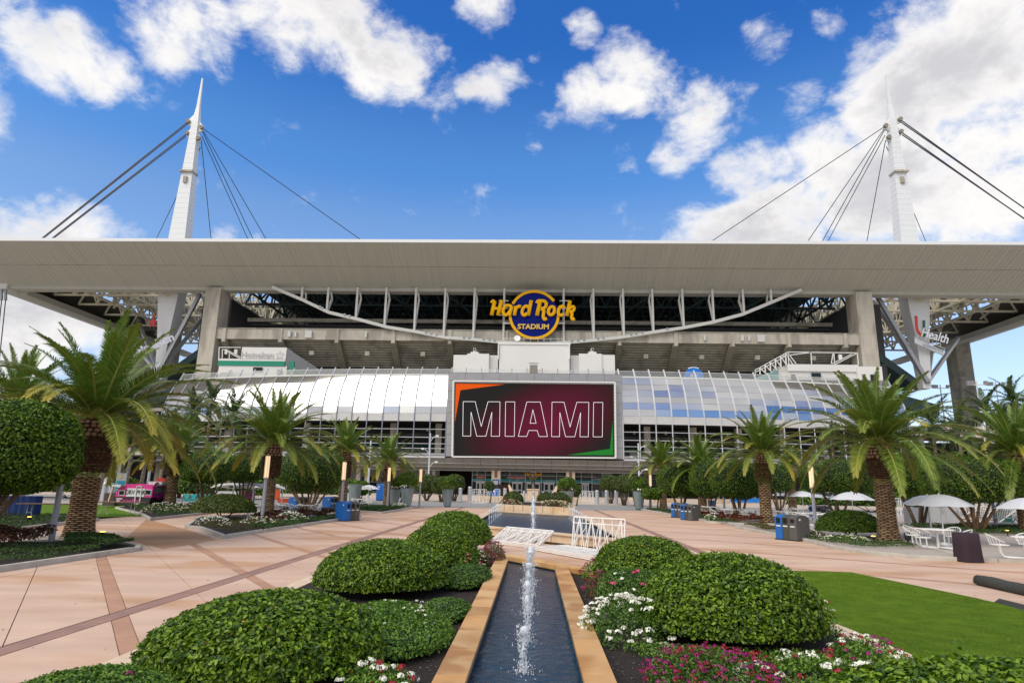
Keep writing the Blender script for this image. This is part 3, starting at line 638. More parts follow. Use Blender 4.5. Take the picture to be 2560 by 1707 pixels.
def flat(pl,name,m,Y=138.95):
    p=[D(x,y,Y) for x,y in pl]; n=len(p); MB().add(p+[a+np.array([0,.04,0]) for a in p],[tuple(range(n)),tuple(range(n,2*n))[::-1]]).build(name,m,SCR)
flat([(1151,975),(1137,1056),(1139.3,958.5),(1262,960.5)],'orange_corner',emis('screen_orange',(.85,.10,.0)))
flat([(1533,1137.5),(1418,1136.8),(1525,1121.6),(1532,1052)],'green_corner',emis('screen_green',(.01,.22,.02)))
fr=MB()
q2=[ux(1131,1141.5),ux(1539,1144.5),ux(1537,956.5),ux(1134,952.5)]
for i in range(4): fr.bar(q2[i]+np.array([0,-.2,0]),q2[(i+1)%4]+np.array([0,-.2,0]),.42,.3)
fr.build('screen_frame',steel_w,SCR)
for i in range(4):
    a,b_=q2[i],q2[(i+1)%4]; n=46 if i%2==0 else 22
    g=MB()
    for k in range(n): p=a+(b_-a)*(k+.5)/n; g.box(p+np.array([0,-.4,0]),(.5 if i%2==0 else .22,.08,.22 if i%2==0 else .5))
    g.build('frame_fixings',white_m,SCR)
MB().b2(-17.6,17.4,139.3,139.9,8.2,24.1).build('screen_back',darkg,SCR)
def sp_(u,v,x0): # letter grid to screen point
    x=x0+u; y=1089.5+(x-1158)*.0062-v; return D(x-(1.2*(1-v/86)),y,138.85)
Mp=[(0,0),(0,86),(30,86),(46,24),(62,86),(92,86),(92,0),(71,0),(72,60),(58,0),(35,0),(20,60),(20,0)]
Ip=[(0,0),(0,86),(23,86),(23,0)]; Ap=[(0,0),(20,86),(54,86),(73,0),(52,0),(47,15),(26,15),(21,0)]; Ah=[(29,33),(35.5,67),(44,33)]
wl=emis('screen_white',(.9,.85,.88),.75)
for nm,polys,x0 in (('M',[Mp],1158),('I',[Ip],1264),('A',[Ap,Ah],1297),('M',[Mp],1380),('I',[Ip],1484)):
    g=MB()
    for pl in polys:
        pp=[sp_(u,v,x0) for u,v in pl]
        for i in range(len(pp)): g.bar(pp[i],pp[(i+1)%len(pp)],.08,.04,up=(0,1,0))
    g.build('letter',wl,SCR)
# ================================================================ round stadium sign
SG=empty('stadium_sign',(0,0,0),0,'round blue and gold sign reading Hard Rock STADIUM hung under the canopy','sign')
cpt=D(1335.4,786.6,154.5); rad=63/FF*154.5*1.045
def disc(c,r0,r1,y0,y1,name,m,par,a0=0,a1=2*math.pi,n=64):
    b=MB(); an=np.linspace(a0,a1,n+1)
    for i in range(n):
        u,v=an[i],an[i+1]
        if r0>0: pl=[(c[0]+r0*math.cos(u),c[2]+r0*math.sin(u)),(c[0]+r1*math.cos(u),c[2]+r1*math.sin(u)),(c[0]+r1*math.cos(v),c[2]+r1*math.sin(v)),(c[0]+r0*math.cos(v),c[2]+r0*math.sin(v))]
        b.prismY(pl[::-1],y0,y1)
    b.build(name,m,par)
b=MB(); b.prismY([(cpt[0]+rad*.95*math.cos(t),cpt[2]+rad*.95*math.sin(t)) for t in np.linspace(0,2*math.pi,65)[:-1]][::-1],154.6,155.2); b.build('disc',navy,SG)
disc(cpt,rad*.895,rad,154.3,155.1,'ring',gold,SG,math.radians(36),math.radians(153)); disc(cpt,rad*.895,rad,154.3,155.1,'ring',gold,SG,math.radians(178),math.radians(360))
MB().prismY([(cpt[0]+a,cpt[2]+b_) for a,b_ in ((-rad*1.02,.2),(rad*1.02,.2),(rad*1.02,.3),(-rad*1.02,.3))],155.3,155.6).build('sign_beam',white_m,SG)
def smooth(pts,n=5):
    P_=[np.array(p,float) for p in pts]; 
    if len(P_)<3: return P_
    Q=[2*P_[0]-P_[1]]+P_+[2*P_[-1]-P_[-2]]; out=[]
    for i in range(1,len(Q)-2):
        for k in range(n):
            t=k/n; a,b,c,d=Q[i-1:i+3]; out.append(.5*((2*b)+(-a+c)*t+(2*a-5*b+4*c-d)*t*t+(-a+3*b-3*c+d)*t**3))
    out.append(P_[-1]); return out
GL={'H':[([(1229,788),(1237,752)],3.6),([(1227.5,757),(1231,752),(1236.5,752)],2.4),([(1245,788),(1254,750)],3.6),([(1233,771),(1250,771)],2.8)],
'a':[([(1279,766),(1272,763.5),(1264,764.5),(1258.8,773),(1257.8,781),(1262.5,787),(1269,785.5),(1275,777)],3.2),([(1280,765),(1274.6,784),(1277,787)],3.3)],
'r':[([(1290,765.5),(1286,788.5)],3.5),([(1288.5,775),(1293,768),(1298,765.5),(1302.5,767)],3.2)],
'd':[([(1328.3,751),(1320.8,788.5)],3.6),([(1322.5,770),(1318,765.5),(1311,767),(1305.8,776),(1306.5,785),(1311.5,788),(1318,783)],3.2)],
'R':[([(1350.5,753),(1342.5,789)],3.8),([(1341.5,758),(1345,752.5),(1351,752),(1361,753),(1366,760),(1362,769),(1353,772)],3.3),([(1353.5,772),(1359.5,777),(1358,790),(1361,798),(1367,796)],3.3)],
'o':[([(1378.8+7.6*math.cos(t)+1.6*math.sin(t),776.8-10.3*math.sin(t)) for t in np.linspace(0,2*math.pi,13)],3.2)],
'c':[([(1411.5,770),(1406.5,765.8),(1400,768),(1396,777),(1396.5,785),(1401,788),(1408,786)],3.2)],
'k':[([(1425.4,751.5),(1416.8,789.5)],3.5),([(1421,778),(1427,768),(1433,766.5),(1435.8,771),(1432,777.5),(1424,780)],2.9),([(1426,780),(1430,784),(1429,793),(1431.5,798.5),(1436.5,796)],3.1)]}
for i,(nm,sts) in enumerate(GL.items()):
    g=MB()
    for j,(pl,r) in enumerate(sts):
        pts=smooth([D(x,y,154.0-.03*j) for x,y in pl]); g.tube(pts,r/FF*154*1.36,10,flat=.5)
    g.build('script_letter',gold,SG,smooth=True)
text('STADIUM',1.75,D(1333.5,817,154.4),UP,M('gold_pale',(.78,.5,.08),.4),SG,off=.06,ex=.08,sx=1.06)
for x in (1261,1409):
    g=MB(); s=1 if x<1334 else -1
    for y in (752,771,788): g.bar(D(x-14*s,y,156),D(x+10*s,y,156),.18)
    g.bar(D(x-3*s,808,156),D(x+16*s,808,156),.35); g.build('sign_bracket',white_m,SG)
# entrance small sign
SE=empty('entrance_sign',(0,0,0),0,'small blue and gold Hard Rock sign over the middle entrance doors','sign')
c2_=D(1332.5,1188.5,147.5); r2_=10.5/FF*147.5
b=MB(); b.prismY([(c2_[0]+r2_*.95*math.cos(t),c2_[2]+r2_*.95*math.sin(t)) for t in np.linspace(0,2*math.pi,33)[:-1]][::-1],147.6,147.8); b.build('disc',navy,SE)
disc(c2_,r2_*.85,r2_,147.45,147.75,'ring',gold,SE,n=36); text('Hard Rock',.92,D(1332.5,1185.7,147.3),UP,gold,SE,shear=.3,off=.03,sx=.95); text('STADIUM',.32,D(1332.5,1192.5,147.3),UP,gold,SE,off=.01)
MB().b2(c2_[0]-.05,c2_[0]+.05,147.9,149,c2_[2]+r2_-.5,c2_[2]+r2_+.6).build('sign_bracket',steel_g,SE)
# mast signs
HS=empty('brewery_sign',(0,0,0),0,'white Heineken lettering with a red star above on the left mast','sign')
a=D(343,889,160); b_=D(411,848,163.5); hm=D(376,866,161)
text('Heineken',3.0,hm,(math.pi/2,math.radians(-31),math.radians(20)),M('sign_white',(.8,.84,.9),.4),HS,ex=.15,off=.12,sx=1.05)
sc_=D(382.5,806,161); g=MB(); g.prismY([(sc_[0]+( (2.6 if k==0 else 1.15) if k%2==0 else .5)*math.sin(k*math.pi/5)+.35*math.cos(k*math.pi/5)*(1 if k==0 else 0),sc_[2]+((2.6 if k==0 else 1.6) if k%2==0 else .6)*math.cos(k*math.pi/5)) for k in range(10)],160.8,161.2); g.build('red_star',red,HS)
MB().bar(D(400,870,163),D(372,878,161.3),.25).build('sign_bracket',steel_w,HS)
US=empty('health_sign',(0,0,0),0,'UHealth sign with a red and green letter U on the right mast','sign')
g1=[(2290.5,790),(2291.5,812),(2294,826),(2302,836.5),(2306,838)]; g2=[(2309.5,801),(2310,818),(2311,837),(2306,838)]
for pl,m,nm in ((g1,M('sign_red',(.62,.05,.02),.4),'letter_half'),(g2,M('sign_green',(.0,.12,.07),.4),'letter_half')):
    pts=smooth([D(x,y,160.6) for x,y in pl]); MB().tube(pts,.36,8,flat=.4).build(nm,m,US,smooth=True)
    pts=smooth([D(x,y,160.95) for x,y in pl]); MB().tube(pts,.58,8,flat=.3).build('letter_outline',M('sign_white'),US,smooth=True)
text('Health',3.2,D(2338,840,159.6),(math.pi/2,math.radians(22),math.radians(-14)),M('sign_white'),US,ex=.12,off=.04,sx=.72)
q=[D(2287,844,161),D(2287,857,161),D(2359,889,163),D(2359,876,163)]
MB().add(q+[x+np.array([0,.3,0]) for x in q],[(0,1,2,3),(7,6,5,4),(0,4,5,1),(1,5,6,2),(2,6,7,3),(3,7,4,0)]).build('name_board',M('board_pale',(.68,.74,.78),.5),US)
text('UNIVERSITY OF MIAMI HEALTH SYSTEM',.72,D(2323,867,161.2),(math.pi/2,math.radians(24),math.radians(-14)),M('sign_grey',(.2,.23,.25),.5),US,ex=.02,sx=.62)
MB().bar(D(2285,842,161.2),D(2364,872,163.4),.15).build('sign_rail',steel_w,US)
for x in (2300,2310,2320,2331,2341,2351): MB().bar(D(x,845+(x-2300)*.42,161.3),D(x,836+(x-2300)*.42,161.3),.18).build('sign_bracket',steel_w,US)
# ================================================================ plaza
pink=M('pink_paving',(.64,.455,.335),.8,c2=(.55,.365,.26),vs=.45,var=.10,bump=.12,bs=60,stain=(.47,.25,.12),ss=.35,stretch=(.5,1.3,1))
band=M('band_paving',(.35,.20,.15),.75,c2=(.27,.16,.125),vs=.7,var=.12); band_o=M('band_paving_orange',(.49,.275,.17),.75,c2=(.40,.22,.14),vs=.9,var=.1)
joint=M('joint_dark',(.13,.08,.06),.9)
rusty=M('rusty_paving',(.46,.27,.15),.8,c2=(.40,.20,.08),vs=.5,var=.12,stretch=(.4,1.2,1)); pale=M('pale_paving',(.50,.41,.33),.8,var=.1,vs=2)
kerbm=M('kerb_concrete',(.46,.43,.37),.8,var=.14,vs=1.2,bump=.2,bs=25); soil=M('mulch_soil',(.035,.024,.018),.95,c2=(.012,.009,.007),vs=25,var=.3,bump=1,bs=60)
patio=M('patio_concrete',(.40,.345,.30),.85,var=.09,vs=1.2,bump=.1,bs=30); road=M('road_concrete',(.27,.265,.25),.85,var=.08,vs=.4); cream_m=M('cream_stone',(.68,.52,.36),.7,var=.08,vs=2)
def clip(poly,a,b,c):   # keep a*x+b*y<=c
    out=[]
    for i in range(len(poly)):
        p,q=poly[i],poly[(i+1)%len(poly)]; dp=a*p[0]+b*p[1]-c; dq=a*q[0]+b*q[1]-c
        if dp<=0: out.append(p)
        if dp*dq<0: t=dp/(dp-dq); out.append((p[0]+(q[0]-p[0])*t,p[1]+(q[1]-p[1])*t))
    return out
def struct(mb,name,m): return tag(mb.build(name,m),kind='structure')
pz=struct(MB().prism([(-60,-6),(60,-6),(60,64.5),(-60,64.5)],-.12,-.02),'plaza',joint)
struct(MB().prism([(-200,64.5),(200,64.5),(200,84),(-200,84)],-.1,-.01),'road',road)
struct(MB().prism([(-200,84),(200,84),(200,150),(-200,150)],-.1,.03),'forecourt',pale)
def slabs(x0,x1,m,side,ylo=3,yhi=64.4,mat_=pink,cut=None,name='paving_slab',step=2.43,bandw=.27):
    k=0; base=16.0-4.86*4
    Ys=[]
    y=base
    while y<yhi+40: Ys.append(y); y+=step
    xr_=-6.85 if side<0 else 6.0
    for j in range(-12,len(Ys)-1):
        ya=base+j*step; yb2=ya+step; bnd=(j%2==0)
        lo=ya+(bandw/2*1.75 if bnd else .012); hi=yb2-(0.012 if bnd else bandw/2*1.75)
        poly=[(x0,ylo),(x1,ylo),(x1,yhi),(x0,yhi)]
        # lo <= y - m*(x-xr) <= hi
        poly=clip(poly,-(-m),-1,-(lo-m*xr_)) if False else clip(poly,m,-1,m*xr_-lo)
        poly=clip(poly,-m,1,hi-m*xr_)
        if len(poly)>=3: MB().prism(poly,-.02,0).build(name,mat_,pz)
        if bnd:
            poly=[(x0,ylo),(x1,ylo),(x1,yhi),(x0,yhi)]; w=bandw/2*1.75-.02
            poly=clip(poly,m,-1,m*xr_-(ya-w)); poly=clip(poly,-m,1,(ya+w)-m*xr_)
            if len(poly)>=3: MB().prism(poly,-.02,-.002).build('band_slab',band_o,pz)
slabs(-11.9,-7.05,-1.4,-1); slabs(-6.67,-1.3,-1.4,-1,ylo=6); slabs(-24,-11.93,-1.4,-1,ylo=18,mat_=pink)
slabs(6.2,12.2,-.72,1); slabs(-1.28,5.82,-.72,1,ylo=6)
slabs(-24,-11.93,-1.4,-1,ylo=4,yhi=17.98); slabs(12.23,40,-.72,1,ylo=4,yhi=64.3)
for i in range(24):
    y0=-4+i*2.9
    MB().b2(-7.02,-6.70,y0,y0+2.88,-.02,-.002).build('band_slab',band,pz); MB().b2(5.85,6.17,y0,y0+2.88,-.02,-.002).build('band_slab',band,pz)
# rusty gap between the left islands
MB().prism([(-11.95,21.3),(-12.0,25.0),(-15.6,29.6),(-20.5,35.2),(-24,40),(-23,39),(-15.2,24.4)],0,.004).build('rusty_patch',rusty,pz)
MB().prism([(-15.8,23.6),(-30,34),(-30,31),(-22,27),(-16.2,21.4)],0,.006).build('pale_walk',pale,pz)
# raised kerbed planting islands
def kerb_island(name,poly,label,h=.14,w=.17,soilh=.07):
    t=empty(name,(0,0,0),0,label,'planting bed'); n=len(poly)
    c=np.mean(poly,0); area=sum(poly[i][0]*poly[(i+1)%n][1]-poly[(i+1)%n][0]*poly[i][1] for i in range(n))/2; sg=1 if area>0 else -1
    def inset(d):
        out=[]
        for i in range(n):
            p0,p1,p2=np.array(poly[i-1]),np.array(poly[i]),np.array(poly[(i+1)%n]); e1=_n(p1-p0); e2=_n(p2-p1)
            n1=np.array([-e1[1],e1[0]])*sg; n2=np.array([-e2[1],e2[0]])*sg; b_=_n(n1+n2); out.append(p1+b_*d/max(.35,b_.dot(n1)))
        return out
    ins=inset(w); ins2=inset(.02); ins3=inset(w-.02)
    for i in range(n):
        j=(i+1)%n; a,b,c_,d=np.array(poly[i]),np.array(poly[j]),ins[j],ins[i]; L_=np.linalg.norm(b-a); k=max(1,int(L_/3.2))
        for q in range(k):
            f0,f1=q/k+.004/L_*3*(q>0),(q+1)/k-.004/L_*3*(q<k-1)
            A,B,C,Dd=a+(b-a)*f0,a+(b-a)*f1,d+(c_-d)*f1,d+(c_-d)*f0
            A2,B2,C2,D2=[p+(( (A+B+C+Dd)/4-p)*.09) for p in (A,B,C,Dd)]
            mb=MB(); mb.add([(*A,-.05),(*B,-.05),(*C,-.05),(*Dd,-.05),(*A,h-.03),(*B,h-.03),(*C,h-.03),(*Dd,h-.03),(*A2,h),(*B2,h),(*C2,h),(*D2,h)],
              [(0,1,5,4),(1,2,6,5),(2,3,7,6),(3,0,4,7),(4,5,9,8),(5,6,10,9),(6,7,11,10),(7,4,8,11),(8,9,10,11),(3,2,1,0)]); mb.build('kerb_stone',kerbm,t)
    MB().prism([tuple(p) for p in ins][::sg],-.02,soilh).build('soil',soil,t)
    return t
ISL_A=[(-12.55,15.0),(-12.3,20.6),(-12.6,21.2),(-15.6,23.6),(-16.4,22.6),(-19.5,17.5),(-22,9),(-13,8)]
ISL_B=[(-17.5,25.5),(-19.0,26.2),(-23.2,36.5),(-30,41),(-42,36),(-34,26),(-24,21.5)]
ISL_B=[(-19.5,23.6),(-21.6,27.5),(-23.0,34.5),(-26,36.5),(-36,31),(-30,19)]
ISL_C=[(-11.95,25.4),(-11.35,39),(-11.45,43.8),(-12.6,45.2),(-17.5,44.5),(-19.5,38),(-16.2,30.4),(-15.3,29.9)]
ISL_D=[(-20.8,35.4),(-21.4,42),(-23,56),(-33,56),(-31,48),(-24.3,40.2)]
ISL_E=[(-11.1,48.4),(-10.95,59.6),(-12,63),(-16.8,62),(-16.2,55),(-14.1,51)]
for p,l in ((ISL_A,'kerbed planting island at the left edge under the tallest palm'),(ISL_B,'kerbed bed at far left in front of the artificial lawn'),(ISL_C,'kerbed planting island with the flat dome shrub and blue bins at its end'),(ISL_D,'small kerbed bed of white flowers beside the lawn'),(ISL_E,'far left kerbed bed of low green cover with a lamp post')):
    kerb_island('planting_island',p,l)
RA=[(11.8,36.0),(12.0,32.8),(11.95,29.6),(11.65,26.5),(11.95,24.6),(12.75,23.35),(14.4,22.6),(14.7,23.6),(15.4,26),(18.0,30),(18.2,36),(17,40),(13.2,40),(11.7,39.2)]
RB=[(11.4,44.5),(11.7,46.8),(11.35,54),(10.9,68),(14,70),(17,67),(16.6,52),(16.3,43),(13.4,41.8)]
RC=[(22.2,42.5),(23.5,33.2),(26.5,30.5),(32,31),(36,44),(30,46)]
for p,l in ((RA[::-1],'right planting island with the clipped dome shrub and big palm'),(RB[::-1],'far right planting island with red crotons and clipped trees'),(RC[::-1],'bed behind the white umbrella on the right with low hedge cover')):
    kerb_island('planting_island',p,l)
tag(MB().prism([(12.2,42),(12.1,24.6),(13.3,23.5),(15.4,22.95),(20,22.3),(40,21.6),(60,22),(60,64),(11.5,64)],0,.09).build('patio',patio),kind='structure')
struct(MB().prism([(-60,45),(-18,45.2),(-16.4,62),(-16,64),(-60,64)],0,.01),'terrace_paving',patio)
tag(MB().prism([(-23.3,39.3),(-30.3,54.6),(-60,54),(-60,30),(-30,32)],0,.03).build('lawn',M('lawn_turf',(.12,.21,.018),.9,spec=.1,c2=(.085,.16,.014),vs=3,var=.15,bump=.6,bs=150)),kind='structure')
pk=empty('patio_kerb',(0,0,0),0,'pale kerb along the front of the right patio behind the draped table','kerb')
for (a,b) in (((13.3,23.4),(15.4,22.85)),((15.4,22.85),(17.7,22.5)),((17.7,22.5),(20,22.2)),((20,22.2),(24,22.05)),((24,22.05),(30,21.8))): MB().bar((a[0],a[1],.05),(b[0]-.02,b[1],.05),.18,.13).build('kerb_stone',kerbm,pk)
# central bed, its kerb and end wall
stone=M('coping_stone',(.66,.42,.19),.6,c2=(.56,.30,.10),vs=.9,var=.10,stain=(.36,.15,.03),ss=1.0,bump=.1,bs=40); stone_w=M('coping_stone_wet',(.46,.23,.07),.35,c2=(.62,.40,.18),vs=1.4,var=.10,stain=(.34,.14,.03),ss=1.6,bump=.1,bs=40); stone2=M('pool_stone',(.64,.50,.35),.65,var=.09,vs=1.5,stain=(.55,.38,.2),ss=.8)
BED=tag(empty('central_bed'),'long planted bed with dark mulch on both sides of the narrow channel','planting bed')
MB().prism([(-4.75,2),(-1.0,2),(-1.0,20.0),(-2.6,22.6),(-4.3,22.6),(-4.85,15)],-.05,.05).build('mulch',soil,BED); MB().prism([(.86,2),(4.6,2),(4.75,11.5),(4.3,14.2),(1.0,17.9)],-.05,.05).build('mulch',soil,BED)
kl=[(-4.75,1),(-4.85,4),(-4.9,7.5),(-4.95,11),(-5.02,15.3),(-4.9,18.5),(-4.4,21.5),(-3.6,23.4)]
kr=[(4.7,1),(4.8,4),(4.92,7.5),(4.95,9.7),(4.85,11.5),(4.5,13.6),(3.4,15.2)]
for kk,s in ((kl,-1),(kr,1)):
    for a,b in zip(kk[:-1],kk[1:]): MB().bar((a[0],a[1],.02),(b[0],b[1],.02),.34,.1).build('kerb_stone',cream_m,BED)
# white mulch chips
ch=[];cf=[]
for i in range(2600):
    s=random.choice((-1,1)); x=random.uniform(.95,2.2)*s-.07; y=random.uniform(5,19); r=random.uniform(.006,.02); z=.055+random.uniform(0,.012)
    if s>0 and y>17.6-(x-1)*1.4: continue
    a=random.uniform(0,6.28); k=len(ch); ch+= [(x+r*math.cos(a+t),y+r*math.sin(a+t),z+random.uniform(0,.01)) for t in (0,2.1,4.2)]; cf.append((k,k+1,k+2))
o=npmesh('mulch_chips',ch,cf,M('chips',(.30,.22,.15),.9,c2=(.06,.04,.03),island=1),BED); o['kind']='stuff'
# channel
CHN=tag(empty('water_channel'),'narrow stone edged water channel leading towards the pool','channel')
cx0=-.07
def cop(y0,y1,s):
    xi,xo=(-.69,-1.04) if s<0 else (.555,.90)
    MB().b2(xi,xo,y0+.006,y1-.006,.13,.2).build('coping_slab',stone if random.Random(int(y0*31+s)).random()<.68 else stone_w,CHN,bevel=.008)
yl=[1,3.2,4.9,6.6,7.5,8.6,9.7,10.7,11.5,12.6,13.6,14.6,15.9,17.2,17.55,17.9,19.2]
for a,b in zip(yl[:-1],yl[1:]): cop(a,b,-1)
yr_=[1,3.6,5.8,7.7,9.3,10.6,11.9,13.1,14.3,15.6,16.6,17.6]
for a,b in zip(yr_[:-1],yr_[1:]): cop(a,b,1)
wallm=M('wet_stone',(.10,.085,.06),.4,var=.2,vs=3)
MB().b2(-1.0,-.72,1,19.5,-.4,.125).build('channel_wall',wallm,CHN); MB().b2(.585,.86,1,17.9,-.4,.125).build('channel_wall',wallm,CHN)
e0=G(1245,1391,.2); e1=G(1415,1411,.2); e2=G(1262,1379,.2); e3=G(1530,1436,.2)
dr=_n([1.98,-2.85,0])[:2]; nr=np.array([-dr[1],dr[0]])
st=np.array([-1.05,20.05]); L0=[0,.9,1.8,2.9,3.9,4.9,6.2]
for i,(a,b) in enumerate(zip(L0[:-1],L0[1:])):
    A=st+dr*a; B=st+dr*(b-.012); C=B+nr*.42; Dq=A+nr*.42
    MB().prism([tuple(A),tuple(B),tuple(C),tuple(Dq)],.06,.19+.012*(i%2==0)*0).build('coping_slab',stone,CHN,bevel=.01)
A=st+nr*.1; B=st+dr*6.2+nr*.1; MB().prism([tuple(A),tuple(B),tuple(B+nr*.28),tuple(A+nr*.28)],-.3,.058).build('channel_wall',stone,CHN)
def water_mat(name,bs,st_,rough=.1):
    m=bpy.data.materials.new(name); m.use_nodes=True; t=m.node_tree; b=t.nodes['Principled BSDF']; b.inputs['Base Color'].default_value=(.012,.045,.085,1); b.inputs['Roughness'].default_value=rough; b.inputs['IOR'].default_value=1.2
    tcn=t.nodes.new('ShaderNodeTexCoord'); n=t.nodes.new('ShaderNodeTexNoise'); n.inputs['Scale'].default_value=bs; n.inputs['Detail'].default_value=6; n.inputs['Distortion'].default_value=.6; t.links.new(tcn.outputs['Object'],n.inputs['Vector'])
    n2=t.nodes.new('ShaderNodeTexNoise'); n2.inputs['Scale'].default_value=bs*.35; n2.inputs['Detail'].default_value=3; t.links.new(tcn.outputs['Object'],n2.inputs['Vector'])
    bn=t.nodes.new('ShaderNodeBump'); bn.inputs['Strength'].default_value=st_; bn.inputs['Distance'].default_value=.05; t.links.new(mth('ADD',n.outputs[0],n2.outputs[0],t=t),bn.inputs['Height']); t.links.new(bn.outputs[0],b.inputs['Normal'])
    return m
wm=water_mat('channel_water',6,.42); wm2=water_mat('pool_water',3,.35,.3)
tag(MB().prism([(-.73,1),(.59,1),(.59,17.8),(-.9,19.9),(-.73,19.6)],-.05,.03).build('channel_water',wm),kind='structure')
# pool
POOL=tag(empty('pool_basin'),'raised stone rimmed pool in front of the entrance with rows of small jets','pool')
pin=[(-2.78,30.3),(3.05,23.65),(2.85,41.4),(-2.74,46.4)]; pout=[(-3.25,30.2),(3.55,22.45),(3.32,41.7),(-3.2,47.4)]
for i in range(4):
    j=(i+1)%4; a,b,c,d=map(np.array,(pout[i],pout[j],pin[j],pin[i])); k=9 if i%2 else 7
    for q in range(k):
        f0,f1=q/k+.002,(q+1)/k-.002
        MB().prism([tuple(a+(b-a)*f0),tuple(a+(b-a)*f1),tuple(d+(c-d)*f1),tuple(d+(c-d)*f0)],.39,.45).build('coping_slab',stone2,POOL)
        if i==0:
            A,B=a+(b-a)*f0,a+(b-a)*f1; nn_=np.array([.75,.66])*.08
            MB().prism([tuple(A+nn_),tuple(B+nn_),tuple(B+nn_*3),tuple(A+nn_*3)],.10,.385).build('wall_tile',stone2,POOL)
    c0_=(a+b)/2; ins_=lambda p,f: tuple(p+(np.mean(pin,0)-p)*f)
    MB().prism([ins_(a,.04),ins_(b,.04),ins_(b,.075),ins_(a,.075)],-.02,.38).build('pool_wall',M('pool_wall_dark',(.20,.16,.12),.8,var=.2),POOL)
tag(MB().prism([(-2.95,30.4),(3.15,23.5),(2.95,41.5),(-2.9,46.7)],.2,.30).build('pool_water',wm2),kind='structure')
# planter wall behind the pool
PW=tag(empty('planter_wall'),'low cream stone planter wall behind the pool','planter')
pw=[(-2.75,47.7),(2.65,42.2),(2.9,46),(2.6,57),(-2.5,60)]
for i in range(5):
    a,b=np.array(pw[i]),np.array(pw[(i+1)%5]); k=8
    for q in range(k):
        A,B=a+(b-a)*(q/k+.003),a+(b-a)*((q+1)/k-.003); c_=np.array([0,51.])
        MB().prism([tuple(A),tuple(B),tuple(B+_n(c_-B)*.3),tuple(A+_n(c_-A)*.3)],-.02,.88).build('wall_tile',stone2,PW)
MB().prism([(-2.5,47.9),(2.4,43),(2.6,46),(2.3,56.6),(-2.3,59.4)],0,.8).build('soil',soil,PW)
# synthetic turf mat
tm=M('synthetic_turf',(.13,.215,.018),.95,spec=.05,c2=(.095,.17,.014),vs=1.2,var=.18,bump=1,bs=220)
MT=tag(empty('turf_mat'),'loose green synthetic turf mat laid on the paving at lower right','turf mat')
mpoly=[(6.35,19.1),(8.8,18.98),(9.5,14.9),(9.48,14.2),(9.35,12.6),(9.2,9.5),(9.1,6.5),(5.3,6.5),(5.12,9.7),(5.05,11.7),(5.6,15)]
for (ya,yb_,dz) in ((6,11.35,0),(11.355,15.1,.004),(15.105,20,-.003)):
    pp_=clip(clip(mpoly,-.06,-1,-ya),.06,1,yb_); MB().prism(pp_[::-1],.004,.03+dz).build('turf_sheet',tm,MT)
MB().add([(9.48,14.35,.03),(9.95,13.7,.01),(10.0,9,.01),(9.25,9.2,.03),(9.5,14.2,.13),(9.45,9.2,.10)],[(0,4,5,3),(4,1,2,5)]).build('turned_edge',M('turf_backing',(.06,.065,.06),.8),MT)
bl=[];bf=[]
for i in range(26000):
    x=random.uniform(5.2,9.4); y=random.uniform(6.5,18.9)
    if x<5.1+(y-11.7)*.17 or x>9.4-(max(0,y-14.5))*.15: continue
    a=random.uniform(0,6.28); h=random.uniform(.012,.03); k=len(bl); bl+=[(x,y,.028),(x+.008*math.cos(a),y+.008*math.sin(a),.028),(x+random.uniform(-.02,.02),y+random.uniform(-.02,.02),.03+h)]; bf.append((k,k+1,k+2))
o=npmesh('turf_blades',bl,bf,M('turf_blade',(.12,.20,.015),.8,spec=.1,c2=(.19,.29,.03),island=1),MT); o['kind']='stuff'
RL=tag(empty('turf_roll'),'rolled up dark turf carpet lying on the paving at the right edge','turf roll')
p0=G(2445,1449,.12); p1=G(2700,1503,.12); MB().tube([p0+(p1-p0)*k/6+np.array([0,0,.01*math.sin(k*2)]) for k in range(7)],[.12,.135,.13,.135,.13,.135,.13],14).build('roll',M('roll_back',(.045,.048,.042),.9,var=.2,vs=6),RL,smooth=True)
MB().prism([tuple(p0[:2]+[.5,.9]),tuple(p0[:2]+[.1,.35]),tuple(p1[:2]+[.2,.4]),tuple(p1[:2]+[1,1.4])],.01,.1).build('loose_flap',tm,RL)
# ================================================================ vegetation
def rotbasis(nrm_,rng,tiltamt=.6):
    n=len(nrm_); r=rng.normal(size=(n,3)); v=nrm_+r*tiltamt; v/=np.linalg.norm(v,axis=1)[:,None]
    u=np.cross(v,rng.normal(size=(n,3))); u/=np.linalg.norm(u,axis=1)[:,None]; w=np.cross(v,u); return u,w,v
def leaves(name,pts,nrm_,size,m,parent=None,rng=RNG,asp=.5,tilt=.6,hexa=True,cup=.18):
    n=len(pts); u,w,v=rotbasis(nrm_,rng,tilt); s=(size*rng.uniform(.65,1.25,n))[:,None]
    if hexa:
        P_=[pts-u*s*.5, pts-u*s*.18+w*s*asp*.5+v*s*cup*.6, pts+u*s*.25+w*s*asp*.42+v*s*cup*.6, pts+u*s*.5, pts+u*s*.25-w*s*asp*.42+v*s*cup*.6, pts-u*s*.18-w*s*asp*.5+v*s*cup*.6]
        V=np.stack(P_,1).reshape(-1,3); b=(np.arange(n)*6)[:,None]
        F=np.concatenate([b+[0,3,1],b+[1,3,2],b+[0,5,3],b+[5,4,3]],1).reshape(-1,3)
        F=np.stack([b+[0,3,2,1],b+[0,5,4,3]],1).reshape(-1,4); k=4
    else:
        V=np.stack([pts-u*s*.5,pts+w*s*asp*.5+v*s*cup,pts+u*s*.5,pts-w*s*asp*.5+v*s*cup],1).reshape(-1,3); b=(np.arange(n)*4)[:,None]
        F=np.stack([b+[0,2,1],b+[0,3,2]],1).reshape(-1,3); k=3
    return npmesh(name,V,F,m,parent,k=k)
